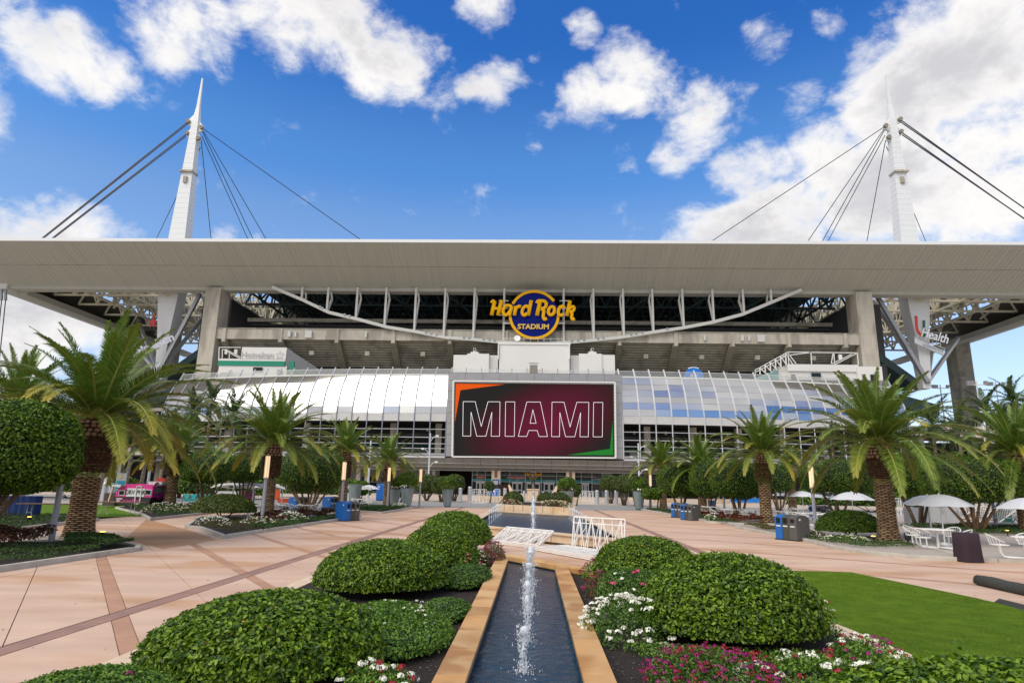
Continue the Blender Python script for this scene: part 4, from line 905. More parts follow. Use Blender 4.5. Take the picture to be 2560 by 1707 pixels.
leaf_d=M('glossy_leaf',(.034,.085,.006),.38,c2=(.20,.32,.016),island=2,vs=2.5,trans=.22,spec=.35)
leaf_f=M('ficus_leaf',(.025,.072,.006),.42,c2=(.15,.25,.016),island=2,vs=1.4,trans=.2,spec=.3)
leaf_o=M('olive_leaf',(.045,.075,.008),.5,c2=(.12,.17,.02),island=2,vs=1.4,trans=.2)
leaf_c=M('cover_leaf',(.02,.055,.008),.55,c2=(.075,.145,.02),island=2,vs=2,trans=.2)
leaf_l=M('lime_leaf',(.05,.12,.012),.5,c2=(.14,.26,.03),island=2,vs=3,trans=.3)
leaf_b=M('bed_leaf',(.05,.13,.010),.5,c2=(.18,.32,.025),island=2,vs=3,trans=.25)
core=M('core_shade',(.006,.014,.004),.9); bark=M('bark_grey',(.17,.12,.08),.9,c2=(.10,.07,.045),vs=6,var=.2,bump=.6,bs=25); bark_o=M('bark_orange',(.30,.17,.075),.9,c2=(.16,.10,.06),vs=3,var=.2)  # near-black inner shell: shade between the leaves put into its colour
def lump(d,rng,k,amp):  # smooth lumpy radius for unit directions
    r=np.ones(len(d))
    for i in range(k):
        a=_n(rng.normal(size=3)); r+=amp*(np.clip(d@a,0,1)**6)*rng.uniform(-.6,1)
    return r
def dome_pts(n,rng,zlo=-.25):
    z=rng.uniform(zlo,1,n); a=rng.uniform(0,2*math.pi,n); r=np.sqrt(1-z*z); return np.stack([r*np.cos(a),r*np.sin(a),z],1)
def shell_mesh(c,rx,ry,rz,rng_seed,k=14,amp=.06,zlo=-.2,scale=.93):
    rng=np.random.default_rng(rng_seed); nu,nv=36,16; mb=MB(); vs=[]
    for j in range(nv+1):
        z=zlo+(1-zlo)*math.sin(j/nv*math.pi/2)
        r=math.sqrt(max(0,1-z*z))
        for i in range(nu): a=2*math.pi*i/nu; vs.append((r*math.cos(a),r*math.sin(a),z))
    vs=np.array(vs); L_=lump(vs,rng,k,amp)*scale
    vs=vs*L_[:,None]*np.array([rx,ry,rz])+np.array(c)
    fs=[(j*nu+i,j*nu+(i+1)%nu,(j+1)*nu+(i+1)%nu,(j+1)*nu+i) for j in range(nv) for i in range(nu)]
    mb.add(vs,fs+[tuple(range(nu))[::-1]]); return mb
def shrub(name,c,rx,ry,h,n,ls,m,label,seed,group=None,zlo=-.15,cat='shrub',amp=.07,skirt=True,hexa=True,sprigs=0,lmul=1):
    """clipped dome shrub: c is the ground point, h the height"""
    t=empty(name,c,0,label,cat,group); rng=np.random.default_rng(seed); zc=h*.30 if skirt else h*.1; rz=h-zc
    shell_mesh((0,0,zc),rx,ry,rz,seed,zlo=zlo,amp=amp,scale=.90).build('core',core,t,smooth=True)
    d=dome_pts(n,rng,zlo); r2=np.random.default_rng(seed); L_=lump(d,r2,14,amp)
    depth=rng.uniform(.90,1.015,n)+(rng.random(n)<.05)*.03; fine=1+.03*np.sin(d[:,0]*23+seed)*np.sin(d[:,1]*19)*np.sin(d[:,2]*21)
    p=d*(L_*depth*fine)[:,None]*np.array([rx,ry,rz])+np.array([0,0,zc])
    keep=p[:,2]>.03; p=p[keep]; nn_=d[keep]/np.array([rx,ry,rz]); nn_/=np.linalg.norm(nn_,axis=1)[:,None]; nn_=nn_*.8+np.array([0,0,.35])
    leaves('foliage',p,nn_,ls,m,t,rng,tilt=.55,hexa=hexa)
    if h>.8 and n>9000:
        q=p[rng.integers(0,len(p),60)]*1.0; leaves('dead_leaves',q+np.array([0,0,.01]),np.tile([0,0,1.],(60,1)),ls*.9,M('dead_leaf',(.30,.13,.02),.6,c2=(.38,.30,.03),island=1),t,rng)['kind']='stuff'
    if sprigs:
        for i in range(sprigs):
            dd=d[rng.integers(len(d))]; 
            if dd[2]<.5: continue
            b_=dd*np.array([rx,ry,rz])+np.array([0,0,zc]); q=b_+rng.normal(size=(7,3))*.03+np.array([0,0,1])*np.linspace(0,.13,7)[:,None]
            leaves('sprig',q,np.tile([0,0,1.],(7,1)),ls*.9,leaf_l,t,rng)['kind']='stuff'
    for k in range(3):
        a=k*2.1+seed; MB().tube([(.1*math.cos(a),.1*math.sin(a),-.02),(.35*rx*math.cos(a),.35*rx*math.sin(a),zc+.1)],[.05,.03],6).build('stem',bark,t)
    return t
# big glossy domes of the central bed
shrub('dome_shrub',(-3.12,8.05,.04),1.30,1.25,.86,24000,.060,leaf_d,'large clipped glossy shrub nearest on the left of the channel',11,amp=.09,sprigs=0)
shrub('dome_shrub',(-3.05,13.7,.04),1.32,1.25,1.02,21000,.060,leaf_d,'wide clipped glossy shrub, second from the front on the left',12,sprigs=2)
shrub('dome_shrub',(-2.45,17.5,.04),1.02,1.0,1.08,12000,.062,leaf_d,'clipped glossy shrub, third from the front on the left',13)
shrub('dome_shrub',(-2.62,22.3,.04),1.22,1.15,1.28,14000,.066,leaf_d,'taller round glossy shrub at the left corner of the pool',14,amp=.04)
shrub('dome_shrub',(2.62,15.6,.04),1.20,1.1,1.06,15000,.060,leaf_d,'clipped glossy shrub behind the pink flowers right of the channel',15,amp=.05)
shrub('dome_shrub',(2.93,10.35,.02),1.27,1.3,1.22,24000,.060,leaf_d,'largest round glossy shrub beside the turf mat',16,amp=.05,sprigs=5)
shrub('low_shrub',(4.3,6.3,.02),1.75,1.1,.70,17000,.078,leaf_d,'low broad leaved shrub cut off by the lower right corner',17,amp=.12,sprigs=6)
shrub('spreading_shrub',(-2.1,9.5,.04),.88,1.35,.44,12000,.05,leaf_b,'loose fine leaved shrub with small white blooms by the left coping',18,amp=.22,hexa=False)
shrub('spreading_shrub',(-1.45,11.3,.04),.45,.6,.30,2600,.05,leaf_l,'little lime green clump at the mulch edge left of the channel',19,amp=.2,hexa=False)
shrub('spreading_shrub',(-4.1,6.35,.02),.85,.8,.40,7000,.055,leaf_b,'low fine leaved shrub in the lower left corner',20,amp=.2,hexa=False)
shrub('spreading_shrub',(-3.9,11.2,.02),.7,.5,.36,3500,.055,leaf_b,'fine leaved shrub filling the gap between the two big left domes',21,amp=.2,hexa=False)
shrub('spreading_shrub',(-1.5,14.8,.04),.5,.9,.42,3500,.055,leaf_l,'lime shrub with a few pink blooms in front of the third left dome',22,amp=.2,hexa=False)
shrub('spreading_shrub',(2.0,12.6,.04),.75,1.1,.66,6500,.06,leaf_l,'lime leaved shrub under the pink and white blooms',23,amp=.2,hexa=False)
# flower plants: foliage clump with round flower heads
fl_w=M('white_petals',(.80,.80,.68),.6); fl_p=M('pink_petals',(.62,.07,.17),.6); fl_m=M('magenta_petals',(.28,.008,.13),.6); fl_r=M('crimson_petals',(.28,.005,.02),.6); fl_y=M('cream_petals',(.72,.70,.40),.6)
dry=M('dry_leaf',(.14,.09,.02),.7,c2=(.07,.10,.015),island=1,trans=.2)
def flowers(c,rx,ry,h,nl,heads,hr,fm,lm,label,seed,ls=.05,cat='flowers',petal=.016,zc=0.,per=16,name='flower_clump',zmin=.1):
    t=empty(name,c,0,label,cat); rng=np.random.default_rng(seed); d=dome_pts(nl,rng,0); L_=lump(d,np.random.default_rng(seed),10,.25)
    p=d*(L_*rng.uniform(.35,1,nl)**.5)[:,None]*np.array([rx,ry,h])+np.array([0,0,zc]); leaves('foliage',p,d+np.array([0,0,.5]),ls,lm,t,rng,tilt=.9,hexa=False)
    d=dome_pts(heads,rng,zmin); L_=lump(d,np.random.default_rng(seed),10,.25); c_=d*(L_*rng.uniform(.95,1.06,heads))[:,None]*np.array([rx,ry,h])+np.array([0,0,zc])
    fm=fm if isinstance(fm,(list,tuple)) else [fm]
    for k,f in enumerate(fm):
        cc_=c_[k::len(fm)]; n=len(cc_)*per; dd=rng.normal(size=(n,3)); dd/=np.linalg.norm(dd,axis=1)[:,None]; dd[:,2]=abs(dd[:,2]); rad_=np.repeat(hr*rng.uniform(.6,1.2,len(cc_)),per)[:,None]
        pp=np.repeat(cc_,per,0)+dd*rad_*np.array([1,1,.6]); leaves('blooms',pp,dd,petal*2,f,t,rng,asp=.9,tilt=.3,hexa=False,cup=.05)['kind']='stuff'
    return t
flowers((1.35,10.2,.04),.62,.95,.52,3000,95,.055,fl_w,leaf_l,'white flower heads along the right coping beside the largest dome',31,petal=.019,per=22)
flowers((1.75,12.3,.04),.62,.75,.66,2200,42,.045,[fl_p,fl_w],leaf_l,'pink and white flower heads in front of the second right dome',32,petal=.019,per=22)
flowers((1.45,13.9,.04),.42,.8,.45,1700,55,.04,[fl_m,fl_r],dry,'dull magenta flowers at the right coping farther back',33,petal=.013)
flowers((1.6,16.2,.04),.5,.7,.45,1600,55,.04,[fl_m,fl_r],leaf_b,'magenta and crimson flowers at the far end of the right mulch',34,petal=.013)
flowers((2.05,7.75,.04),.85,.9,.36,3800,420,.032,[fl_m,fl_m,fl_r],leaf_l,'dense magenta flowers at the bottom right of the channel',35,petal=.012,per=12)
flowers((3.2,7.9,.04),.85,.7,.32,2900,85,.055,[fl_w,fl_r,fl_w],leaf_b,'white and crimson flowers in front of the largest dome',36,petal=.019,per=20)
flowers((4.15,8.7,.04),.5,.8,.40,2200,75,.04,[fl_w,fl_m,fl_r],leaf_b,'mixed white magenta and crimson flowers by the cream kerb',37,petal=.013)
flowers((4.45,10.8,.04),.25,.6,.55,900,26,.04,[fl_r,fl_w],leaf_b,'tall crimson flower spikes between dome and turf',38,petal=.012)
flowers((-1.62,7.35,.04),.42,.40,.30,1500,34,.05,[fl_w,fl_w,fl_r],leaf_b,'white flower heads at the bottom left of the channel',39,petal=.019,per=20)
flowers((-1.9,9.6,.1),.62,1.0,.47,400,40,.022,fl_w,leaf_b,'scattered tiny white blooms over the loose left shrub',40,petal=.011,per=10)
flowers((-1.62,18.6,.04),.42,.55,.42,2600,90,.045,[fl_w,fl_y],dry,'white flowers over dry leaves at the far left mulch',41,petal=.013)
flowers((-1.15,18.9,.04),.42,.6,.48,2600,90,.045,[fl_m,fl_r,fl_m],dry,'magenta flowers beside the left end of the coping',42,petal=.013)
flowers((-1.45,15.2,.1),.4,.5,.55,200,7,.03,fl_p,leaf_b,'a few pink blooms between the left domes',43)
flowers((-3.9,6.35,.04),.5,.3,.40,500,10,.04,[fl_w,fl_m],leaf_b,'small white and pink blooms in the lower left corner',44)
# planter bushes behind pool
shrub('dome_shrub',(-1.55,50.2,.82),.78,.8,.95,2600,.1,leaf_o,'clipped bush at the left of the planter behind the pool',51,amp=.04,hexa=False)
shrub('dome_shrub',(1.9,50.4,.82),.98,.9,.95,2600,.1,leaf_o,'clipped bush at the right of the planter behind the pool',52,amp=.04,hexa=False)
shrub('dome_shrub',(.95,53.5,.82),.7,.7,.9,1500,.1,leaf_o,'smaller clipped bush behind the right planter bush',53,amp=.04,hexa=False)
flowers((-1.7,48.6,.8),.9,.5,.34,1500,130,.05,[fl_y,fl_r],dry,'cream and dark red flowers at the left of the planter wall',54,petal=.03,per=5)
flowers((1.6,46.3,.8),1.05,.55,.42,1800,190,.05,[fl_y,fl_r,fl_y],dry,'cream and dark red flowers at the right of the planter wall',55,petal=.03,per=5)
# dome shrubs of the islands
shrub('dome_shrub',(-17.0,35.8,.1),1.72,1.4,1.36,10000,.10,leaf_o,'flat topped dome shrub on the left island beside a lamp post',61,amp=.04,hexa=False,zlo=.0,skirt=True)
shrub('dome_shrub',(15.25,32.6,.1),1.54,1.3,1.22,10000,.08,leaf_f,'clipped dome shrub at the foot of the big right palm',62,amp=.03,hexa=False)
# clipped ficus trees with several trunks
def ficus(c,rx,rz,zc,n,ls,label,seed,trunks=6,m=leaf_f,bk=bark,flat=.55,base=None,lean=0):
    t=empty('ficus_tree',c,0,label,'tree'); rng=np.random.default_rng(seed); rr=random.Random(seed); ry=rx*.92
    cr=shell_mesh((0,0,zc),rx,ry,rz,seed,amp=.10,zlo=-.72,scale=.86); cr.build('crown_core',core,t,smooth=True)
    d=dome_pts(n,rng,-.98); L_=lump(d,np.random.default_rng(seed),14,.10); e=d.copy(); e[:,2]=np.where(e[:,2]<0,e[:,2]*.82,e[:,2])
    sq=1+.10*(1-np.abs(np.abs(d[:,2])-.55)*1.6).clip(0,1)
    p=e*(L_*sq*rng.uniform(.86,1.03,n))[:,None]*np.array([rx,ry,rz])+np.array([0,0,zc]); leaves('crown',p,d*.8+np.array([0,0,.3]),ls,m,t,rng,tilt=.7,hexa=False,asp=.55)
    zb=zc-rz*.65
    for k in range(trunks):
        a=2*math.pi*k/trunks+rr.uniform(-.4,.4); r0=rr.uniform(.05,.22); r1=rr.uniform(.3,.7)*rx
        pts=[(r0*math.cos(a)+lean*0,r0*math.sin(a),-.1)]
        for f in (.35,.7,1.05): pts.append(((r0+(r1-r0)*f)*math.cos(a+f*.2)+lean*(1-f),(r0+(r1-r0)*f)*math.sin(a+f*.2)*.8,zb*f+.05))
        MB().tube(pts,[.11,.085,.065,.05],7).build('trunk',bk,t,smooth=True)
        p2=pts[2]; MB().tube([p2,(p2[0]*1.5+rr.uniform(-.2,.2),p2[1]*1.3,zb+.25)],[.045,.03],6).build('branch',bk,t)
    return t
GC=lambda px,py,Y: D(px,py,Y)
def fic(px,py,Y,rxp,ryp,n,ls,label,seed,**k):
    p=D(px,py,Y); f=Y/FF; return ficus((p[0],Y,.05),rxp*f,ryp*f,p[2],n,ls,label,seed,**k)
fic(42,1133,19.3,142,124,24000,.115,'nearest round clipped tree filling the left edge',71,trunks=4,lean=-1.1)
fic(523,1172,50,66,45,9000,.12,'round clipped tree between the second palm and the flat dome shrub',72)
fic(613,1172,56,50,42,6500,.12,'round clipped tree just behind the left lamp post',73)
fic(780,1182,46,78,57,13000,.115,'large clipped tree with pale trunks over red crotons left of the blue bins',74,trunks=9,bk=M('bark_pale',(.34,.25,.15),.9,c2=(.2,.14,.09),vs=5,var=.2))
fic(1700,1206,58,52,42,7000,.13,'clipped tree right of the planters behind the twin bins',75)
fic(1772,1203,54,46,49,6500,.12,'tall clipped tree left of the tree over the crotons',76)
fic(1845,1204,49.5,60,50,9500,.12,'large clipped tree over red crotons beside the right palm',77,trunks=8,bk=bark_o)
fic(1945,1200,60,34,38,3500,.13,'small dark clipped tree behind the right palm trunk',78)
fic(2090,1198,48,80,46,10000,.12,'wide clipped tree above the row of small umbrellas',79)
fic(2285,1190,42.5,62,54,9000,.11,'clipped tree behind the big white umbrella',80,trunks=7)
fic(2422,1203,38.5,108,62,16000,.10,'broad clipped tree at the far right above the metal stairs',81,trunks=8,bk=bark_o)
for i,(px,py,Y,rxp,ryp,l) in enumerate(((1068,1213,86,30,24,'olive clipped tree left of the two front planters'),(1106,1216,84,26,22,'olive clipped tree between the far planters'),(1137,1210,88,24,22,'round olive tree at the dark undercroft'),(1527,1212,90,24,20,'olive clipped tree by the poster wall'),(1560,1212,84,26,22,'second olive clipped tree by the poster wall'),(1590,1215,80,30,22,'olive clipped tree behind the right planter'),(897,1222,76,26,18,'dark round tree left of the far palm'))):
    fic(px,py,Y,rxp,ryp,3200,.2,l,90+i,m=leaf_o if i<6 else leaf_f)
for i,(px,py,Y,r,l) in enumerate(((1223.5,1217,84,12.5,'lollipop clipped tree left of the entrance'),(1439.5,1226,78,12.5,'lollipop clipped tree right of the entrance'),(1619,1236,66,15,'little round tree left of the right lamp post'),(1639,1237,66,15,'little round tree right of the right lamp post'),(996,1228,66,20,'little dark tree beside the far left palm'))):
    fic(px,py,Y,r,r,1500,.16,l,100+i,trunks=1 if i!=4 else 3,m=leaf_o if i<2 else leaf_f)
# ground cover, crotons, small flowers on the islands
def inpoly(pts,poly):
    x,y=pts[:,0],pts[:,1]; r=np.zeros(len(pts),bool); n=len(poly)
    for i in range(n):
        x0,y0=poly[i]; x1,y1=poly[(i+1)%n]; c=((y0>y)!=(y1>y))&(x<(x1-x0)*(y-y0)/(y1-y0+1e-9)+x0); r^=c
    return r
def cover(poly,n,h,ls,m,label,seed,name='ground_cover',z0=.07,cat='ground cover',tilt=.7):
    rng=np.random.default_rng(seed); lo=np.min(poly,0); hi=np.max(poly,0); p=rng.uniform(lo,hi,(n*2,2)); p=p[inpoly(p,poly)][:n]
    hh=h*(.75+.25*np.sin(p[:,0]*2.3+seed)*np.sin(p[:,1]*1.7))*rng.uniform(.45,1,len(p))**.5
    P3=np.column_stack([p,z0+hh]); o=leaves(name,P3,np.tile([0,0,1.],(len(p),1)),ls,m,None,rng,tilt=tilt,hexa=False); tag(o,label,cat,kind='stuff'); return o
cover([(-12.8,15),(-12.6,19.2),(-14.8,21.5),(-18.5,18),(-20,12),(-13,9)],26000,.22,.055,leaf_c,'low dark green hedge cover on the front left island',201)
cover([(-12.6,19.4),(-12.75,21.0),(-14.3,22.3),(-15.2,21.2),(-14.2,19.8)],9000,.42,.06,leaf_c,'low clipped hedge at the tip of the front left island',202)
cover([(-15.3,17.5),(-14.8,20.3),(-16.3,21.8),(-18.8,18.6),(-17.5,15.5)],3600,.78,.13,M('croton_leaf',(.10,.01,.015),.5,c2=(.05,.05,.01),island=1,trans=.2),'dark red croton shrubs behind the left lamp post',203,name='croton_patch',tilt=.9)
cover([(-19.9,24.2),(-21.8,28.5),(-23.2,34),(-26,36),(-35,31),(-30,20)],16000,.25,.09,leaf_c,'low green cover in the far left bed',204)
cover([(-11.7,29),(-11.5,43),(-12.6,43.5),(-13.2,30.5)],9000,.24,.09,leaf_c,'strip of green cover behind the kerb of the left island',205)
cro=M('croton_leaf'); cro2=M('croton_bright',(.20,.02,.015),.5,c2=(.09,.06,.01),island=1,trans=.2)
cover([(-12.7,33),(-12.6,44),(-17.5,43.5),(-15.3,35.5)],4200,.5,.17,cro,'dark red crotons under the pale trunked clipped tree',206,name='croton_patch',tilt=.9)
cover([(-11.4,49.5),(-11.2,59),(-12.2,61.5),(-16,60.5),(-15.6,55),(-13.6,51.2)],9000,.25,.12,leaf_c,'green cover on the far left kerbed bed',207)
cover([(-21,36.4),(-21.6,42),(-23.2,55),(-32,55),(-30,48),(-24,40.8)],9000,.3,.12,leaf_c,'green cover behind the white flowers beside the lawn',208)
cover([(11.9,42.8),(12.0,47),(11.6,54),(11.3,67),(12.4,68),(13.2,54),(13.3,43.2)],11000,.22,.10,leaf_c,'green cover strip along the far right kerb',209)
cover([(12.9,43),(13.2,60),(16.2,60),(16.0,44)],5200,.5,.18,cro2,'bright red crotons under the right clipped trees',210,name='croton_patch',tilt=.9)
cover([(22.6,42),(23.7,34.2),(26.5,31.6),(31.5,32),(34,43),(30,45)],13000,.34,.11,leaf_c,'low hedge cover behind the big white umbrella',211)
cover([(12.1,30.5),(12.2,39),(13.5,39.5),(13.6,31.5)],3800,.3,.09,dry,'reddish low plants behind the large dark bin',212)
cover([(12.3,26.2),(12.1,30.5),(14.2,31),(15.5,28.6),(14.8,26)],2200,.2,.09,leaf_c,'sparse small plants in the mulch at the palm foot',213)
cover([(-15.4,30.6),(-12.2,26.6),(-11.8,29),(-12.4,33),(-14.5,36),(-17.5,37.5)],3500,.16,.07,dry,'brownish low plants in the mulch of the left island corner',214)
flowers((-15.2,31.2,.08),.8,.7,.45,1600,120,.05,fl_w,dry,'cream flower clump at the corner of the left island',221,petal=.024,per=6)
flowers((-13.4,31.8,.08),.9,.8,.4,1400,90,.05,[fl_w,fl_y],dry,'cream flowers near the foot of the left lamp post',222,petal=.024,per=6)
flowers((-13.0,35.0,.08),.75,.8,.55,1400,140,.06,fl_w,leaf_b,'bright white flower clump in front of the crotons',223,petal=.026,per=6)
flowers((-23.4,42.0,.08),1.7,1.4,.55,2400,170,.06,[fl_w,fl_y],dry,'white flowers on the small bed by the lawn',224,petal=.03,per=5)
flowers((-11.9,58.5,.1),.7,.7,.4,700,70,.06,fl_w,leaf_b,'white flower clump on the far left bed',225,petal=.034,per=5)
flowers((12.7,31.6,.08),.55,.9,.45,1200,90,.05,[fl_w,fl_w],dry,'white flowers beside the large dark bin',226,petal=.024,per=6)
flowers((13.5,29.2,.08),.9,.6,.32,1200,80,.05,[fl_w,fl_y],leaf_l,'white flowers in front of the right dome shrub',227,petal=.024,per=6)
flowers((12.2,46.2,.08),.4,.6,.4,600,50,.05,fl_w,leaf_b,'white flower clump behind the twin bins',228,petal=.028,per=5)
# ---------------------------------------------------------------- palms
def frond_mesh(e0,bend,seed,nl=96,wid=.0080,rigid=1.,lmax=.150):
    rng=np.random.default_rng(seed); ns=26; s=np.linspace(0,1,ns); th=math.radians(e0)-math.radians(bend)*s**1.35
    x=np.concatenate([[0],np.cumsum(np.cos((th[1:]+th[:-1])/2))])/(ns-1); z=np.concatenate([[0],np.cumsum(np.sin((th[1:]+th[:-1])/2))])/(ns-1)
    sway=rng.uniform(-.05,.05); y=sway*s**2
    C=np.column_stack([x,y,z]); V=[];F=[];  mb=MB()
    mb.tube(list(C),list(.0075*(1-s*.8)+.0012),5); V=list(mb.v); F=[]
    for f in mb.f:
        if len(f)==4: F+= [(f[0],f[1],f[2]),(f[0],f[2],f[3])]
    nr=len(F)
    for side in (-1,1):
        for i in range(nl):
            u=.10+.895*(i+rng.uniform(0,.8))/nl; c=np.array([np.interp(u,s,C[:,k]) for k in range(3)]); t_=np.interp(u,s,th); T=np.array([math.cos(t_),0,math.sin(t_)]); Nn=np.array([-math.sin(t_),0,math.cos(t_)]); B=np.array([0,1.,0])*side
            l=lmax*(.30+.70*math.sin(math.pi*min(1,u**.62*.98)))*rng.uniform(.85,1.08)
            if u>.9: l*=.8
            fw=.62+.5*u; d=_n(T*fw+B*.85*rng.uniform(.85,1.1)+Nn*rng.uniform(.12,.42)); dn=np.array([0,0,-1.]); w_=_n(np.cross(d,Nn))*wid
            m1=c+d*l*.5+dn*l*.03; tip=c+d*l+dn*l*.22*rigid; k=len(V)
            V+= [c-w_*.5,c+w_*.5,m1+w_*.55,m1-w_*.55,tip]; F+=[(k,k+1,k+2),(k,k+2,k+3),(k+3,k+2,k+4)]
    me=bpy.data.meshes.new('frond'); me.from_pydata([tuple(v) for v in V],[],F)
    # float attribute: position along the frond, for the yellowing tips
    at=me.attributes.new('along','FLOAT','POINT'); at.data.foreach_set('value',np.array([min(1,math.hypot(v[0],v[2])) for v in V],np.float32))
    return me,nr
def frond_mat(name,g1,g2,yel,amt):
    m=bpy.data.materials.new(name); m.use_nodes=True; t=m.node_tree; b=t.nodes['Principled BSDF']; out=t.nodes['Material Output']; b.inputs['Roughness'].default_value=.42; b.inputs['Specular IOR Level'].default_value=.45
    g=t.nodes.new('ShaderNodeNewGeometry'); r=t.nodes.new('ShaderNodeValToRGB'); t.links.new(g.outputs['Random Per Island'],r.inputs[0]); r.color_ramp.elements[0].color=(*g1,1); r.color_ramp.elements[1].color=(*g2,1)
    a=t.nodes.new('ShaderNodeAttribute'); a.attribute_name='along'; oi=t.nodes.new('ShaderNodeObjectInfo')
    f=mth('MULTIPLY',mth('POWER',a.outputs['Fac'],4.0,t=t),mth('MULTIPLY',oi.outputs['Random'],amt,t=t),clamp=True,t=t)
    mx=t.nodes.new('ShaderNodeMix'); mx.data_type='RGBA'; t.links.new(f,mx.inputs[0]); t.links.new(r.outputs[0],mx.inputs[6]); mx.inputs[7].default_value=(*yel,1); t.links.new(mx.outputs[2],b.inputs['Base Color'])
    tr=t.nodes.new('ShaderNodeBsdfTranslucent'); t.links.new(mx.outputs[2],tr.inputs[0]); ms=t.nodes.new('ShaderNodeMixShader'); ms.inputs[0].default_value=.2; t.links.new(b.outputs[0],ms.inputs[1]); t.links.new(tr.outputs[0],ms.inputs[2]); t.links.new(ms.outputs[0],out.inputs[0]); return m
fm_y=frond_mat('frond_young',(.07,.145,.016),(.19,.30,.045),(.40,.36,.04),.25); fm_o=frond_mat('frond_old',(.08,.145,.016),(.21,.30,.04),(.62,.42,.03),1.0)
rach=M('rachis',(.30,.30,.07),.5)
ELS=[86,78,70,62,53,44,35,26,17,8,-3]; FRM=[]
for i,e in enumerate(ELS):
    for k in range(2):
        bend=(24,34,43,51,58,64,69,73,75,74,66)[i]*(1+.22*(k-.5)); me,nr=frond_mesh(e,bend,300+i*2+k); me.materials.append(fm_y if i<6 else fm_o); me.materials.append(rach)
        mi=np.zeros(len(me.polygons),np.int32); mi[:nr]=1; me.polygons.foreach_set('material_index',mi); FRM.append(me)
scar=M('leaf_scar',(.52,.35,.19),.85,c2=(.28,.17,.085),island=1); tcore=M('trunk_core',(.055,.030,.015),.95,var=.3,vs=8); boot=M('boot_fibre',(.075,.028,.012),.95,c2=(.03,.012,.006),vs=5,var=.3,bump=1,bs=40); scar_b=M('boot_scar',(.12,.055,.025),.9,c2=(.05,.02,.01),island=1); scar_p=M('boot_top_scar',(.42,.27,.17),.85,c2=(.30,.17,.10),island=1)
fern=M('fern_leaf',(.10,.17,.015),.6,c2=(.20,.26,.03),island=1,trans=.3)
def palm(c,htop,rt,rb,hboot,nf,FL,label,seed,ferns=120,lod=1,az0=0):
    """date palm; htop = height where the crown starts, hboot = where the bulging boot begins"""
    t=empty('date_palm',c,0,label,'palm tree','date palms lining the plaza'); rng=np.random.default_rng(seed); rr=random.Random(seed)
    def R_(z):
        if z<hboot: return rt*(1+ .38*math.exp(-z/.35))
        f=(z-hboot)/(htop-hboot); return rb*(.86+.14*math.sin(math.pi*min(1,f*1.25)))*(1 if f<.8 else 1-.35*(f-.8)/.2)
    zs=list(np.linspace(0,hboot,14))+[hboot+.001]+list(np.linspace(hboot+.03,htop,12)); MB().lathe([(R_(z)*.95,z) for z in zs if z<hboot],n=20).build('trunk',tcore,t,smooth=True)
    MB().lathe([(R_(z)*.96,z) for z in zs if z>=hboot],n=20).build('boot',boot,t,smooth=True)
    def scars(z0,z1,dz,w,hh,m,name,pro):
        V=[];F=[]; row=0; z=z0
        while z<z1:
            r=R_(z); n=max(8,int(2*math.pi*r/w)); 
            for k in range(n):
                a=2*math.pi*(k+.5*(row%2))/n+rng.uniform(-.03,.03); da=math.pi/n*.93; o=len(V); zz=z+rng.uniform(-.1,.1)*dz; h2=hh*rng.uniform(.75,1.1)
                for (aa,dzv,rr_) in ((-da,0,0),(-da*.45,-h2*.42,pro*.8),(da*.45,-h2*.42,pro*.8),(da,0,0),(da*.45,h2*.42,pro*.5),(-da*.45,h2*.42,pro*.5),(0,0,pro)):
                    q=r*.965+rr_; V.append((q*math.cos(a+aa),q*math.sin(a+aa),zz+dzv))
                F+=[(o+i,o+(i+1)%6,o+6) for i in range(6)]
            row+=1; z+=dz
        o=npmesh(name,V,F,m,t); o['kind']='stuff'
    k=1 if lod==1 else 1.6
    scars(.04,hboot,.068*k,.30*k,.046*k,scar,'leaf_scars',.03); scars(hboot+.05,htop-.62,.11*k,.17*k,.10*k,scar_b,'boot_scars',.05); scars(htop-.62,htop-.02,.15,.20,.15,scar_p,'cut_frond_bases',.085)
    if ferns:
        n=ferns; a=rng.uniform(0,2*math.pi,n); z=rng.uniform(hboot-.05,htop-.5,n); r=np.array([R_(max(q,hboot+.01)) for q in z])*1.03; P_=np.column_stack([r*np.cos(a),r*np.sin(a),z])
        P_=np.repeat(P_,4,0)+rng.normal(size=(n*4,3))*.035; d=np.column_stack([np.cos(np.repeat(a,4)),np.sin(np.repeat(a,4)),np.full(n*4,.4)]); o=leaves('ferns',P_,d,.085,fern,t,rng,asp=.35,hexa=False); o['kind']='stuff'
    for i in range(nf):
        f=i/nf; az=az0+i*2.39996+rr.uniform(-.15,.15); ei=min(10,int((f**.85)*11)); me=FRM[ei*2+rr.randint(0,1)]
        o=bpy.data.objects.new('frond',me); COL.objects.link(o); o.parent=t; rbs=.10+.22*f; o.location=(rbs*math.cos(az),rbs*math.sin(az),htop-.05-.12*f+.1); o.rotation_euler=(rr.uniform(-.12,.12),rr.uniform(-.08,.08),az); s=FL*(.74 if ei<1 else .82 if ei<3 else .92 if ei<5 else 1)*rr.uniform(.88,1.08); o.scale=(s,s,s)
    # flower stalks, orange
    return t
def pl(bx,by,tx,ty,Y,*a,**k):
    a=list(a); a[3]=int(a[3]*1.2); a[4]*=1.16
    p=G(bx,by,0); q=D(tx,ty,Y); return palm((q[0],Y,.06),q[2]-.06,*a,**k)
pl(190,1352,243,1045,23.3,.44,.68,2.35,54,4.15,'tallest looking date palm on the front left island',401,ferns=170)
pl(10,1300,40,1012,33,.42,.6,3.3,44,3.7,'date palm half hidden behind the nearest clipped tree',402,ferns=60)
pl(430,1270,440,1128,51,.44,.66,2.5,46,3.7,'date palm standing beside the pink caravan',403,ferns=220,lod=2)
pl(668,1300,684,1110,37.8,.36,.55,2.35,54,3.75,'date palm behind the left lamp post',404,ferns=70)
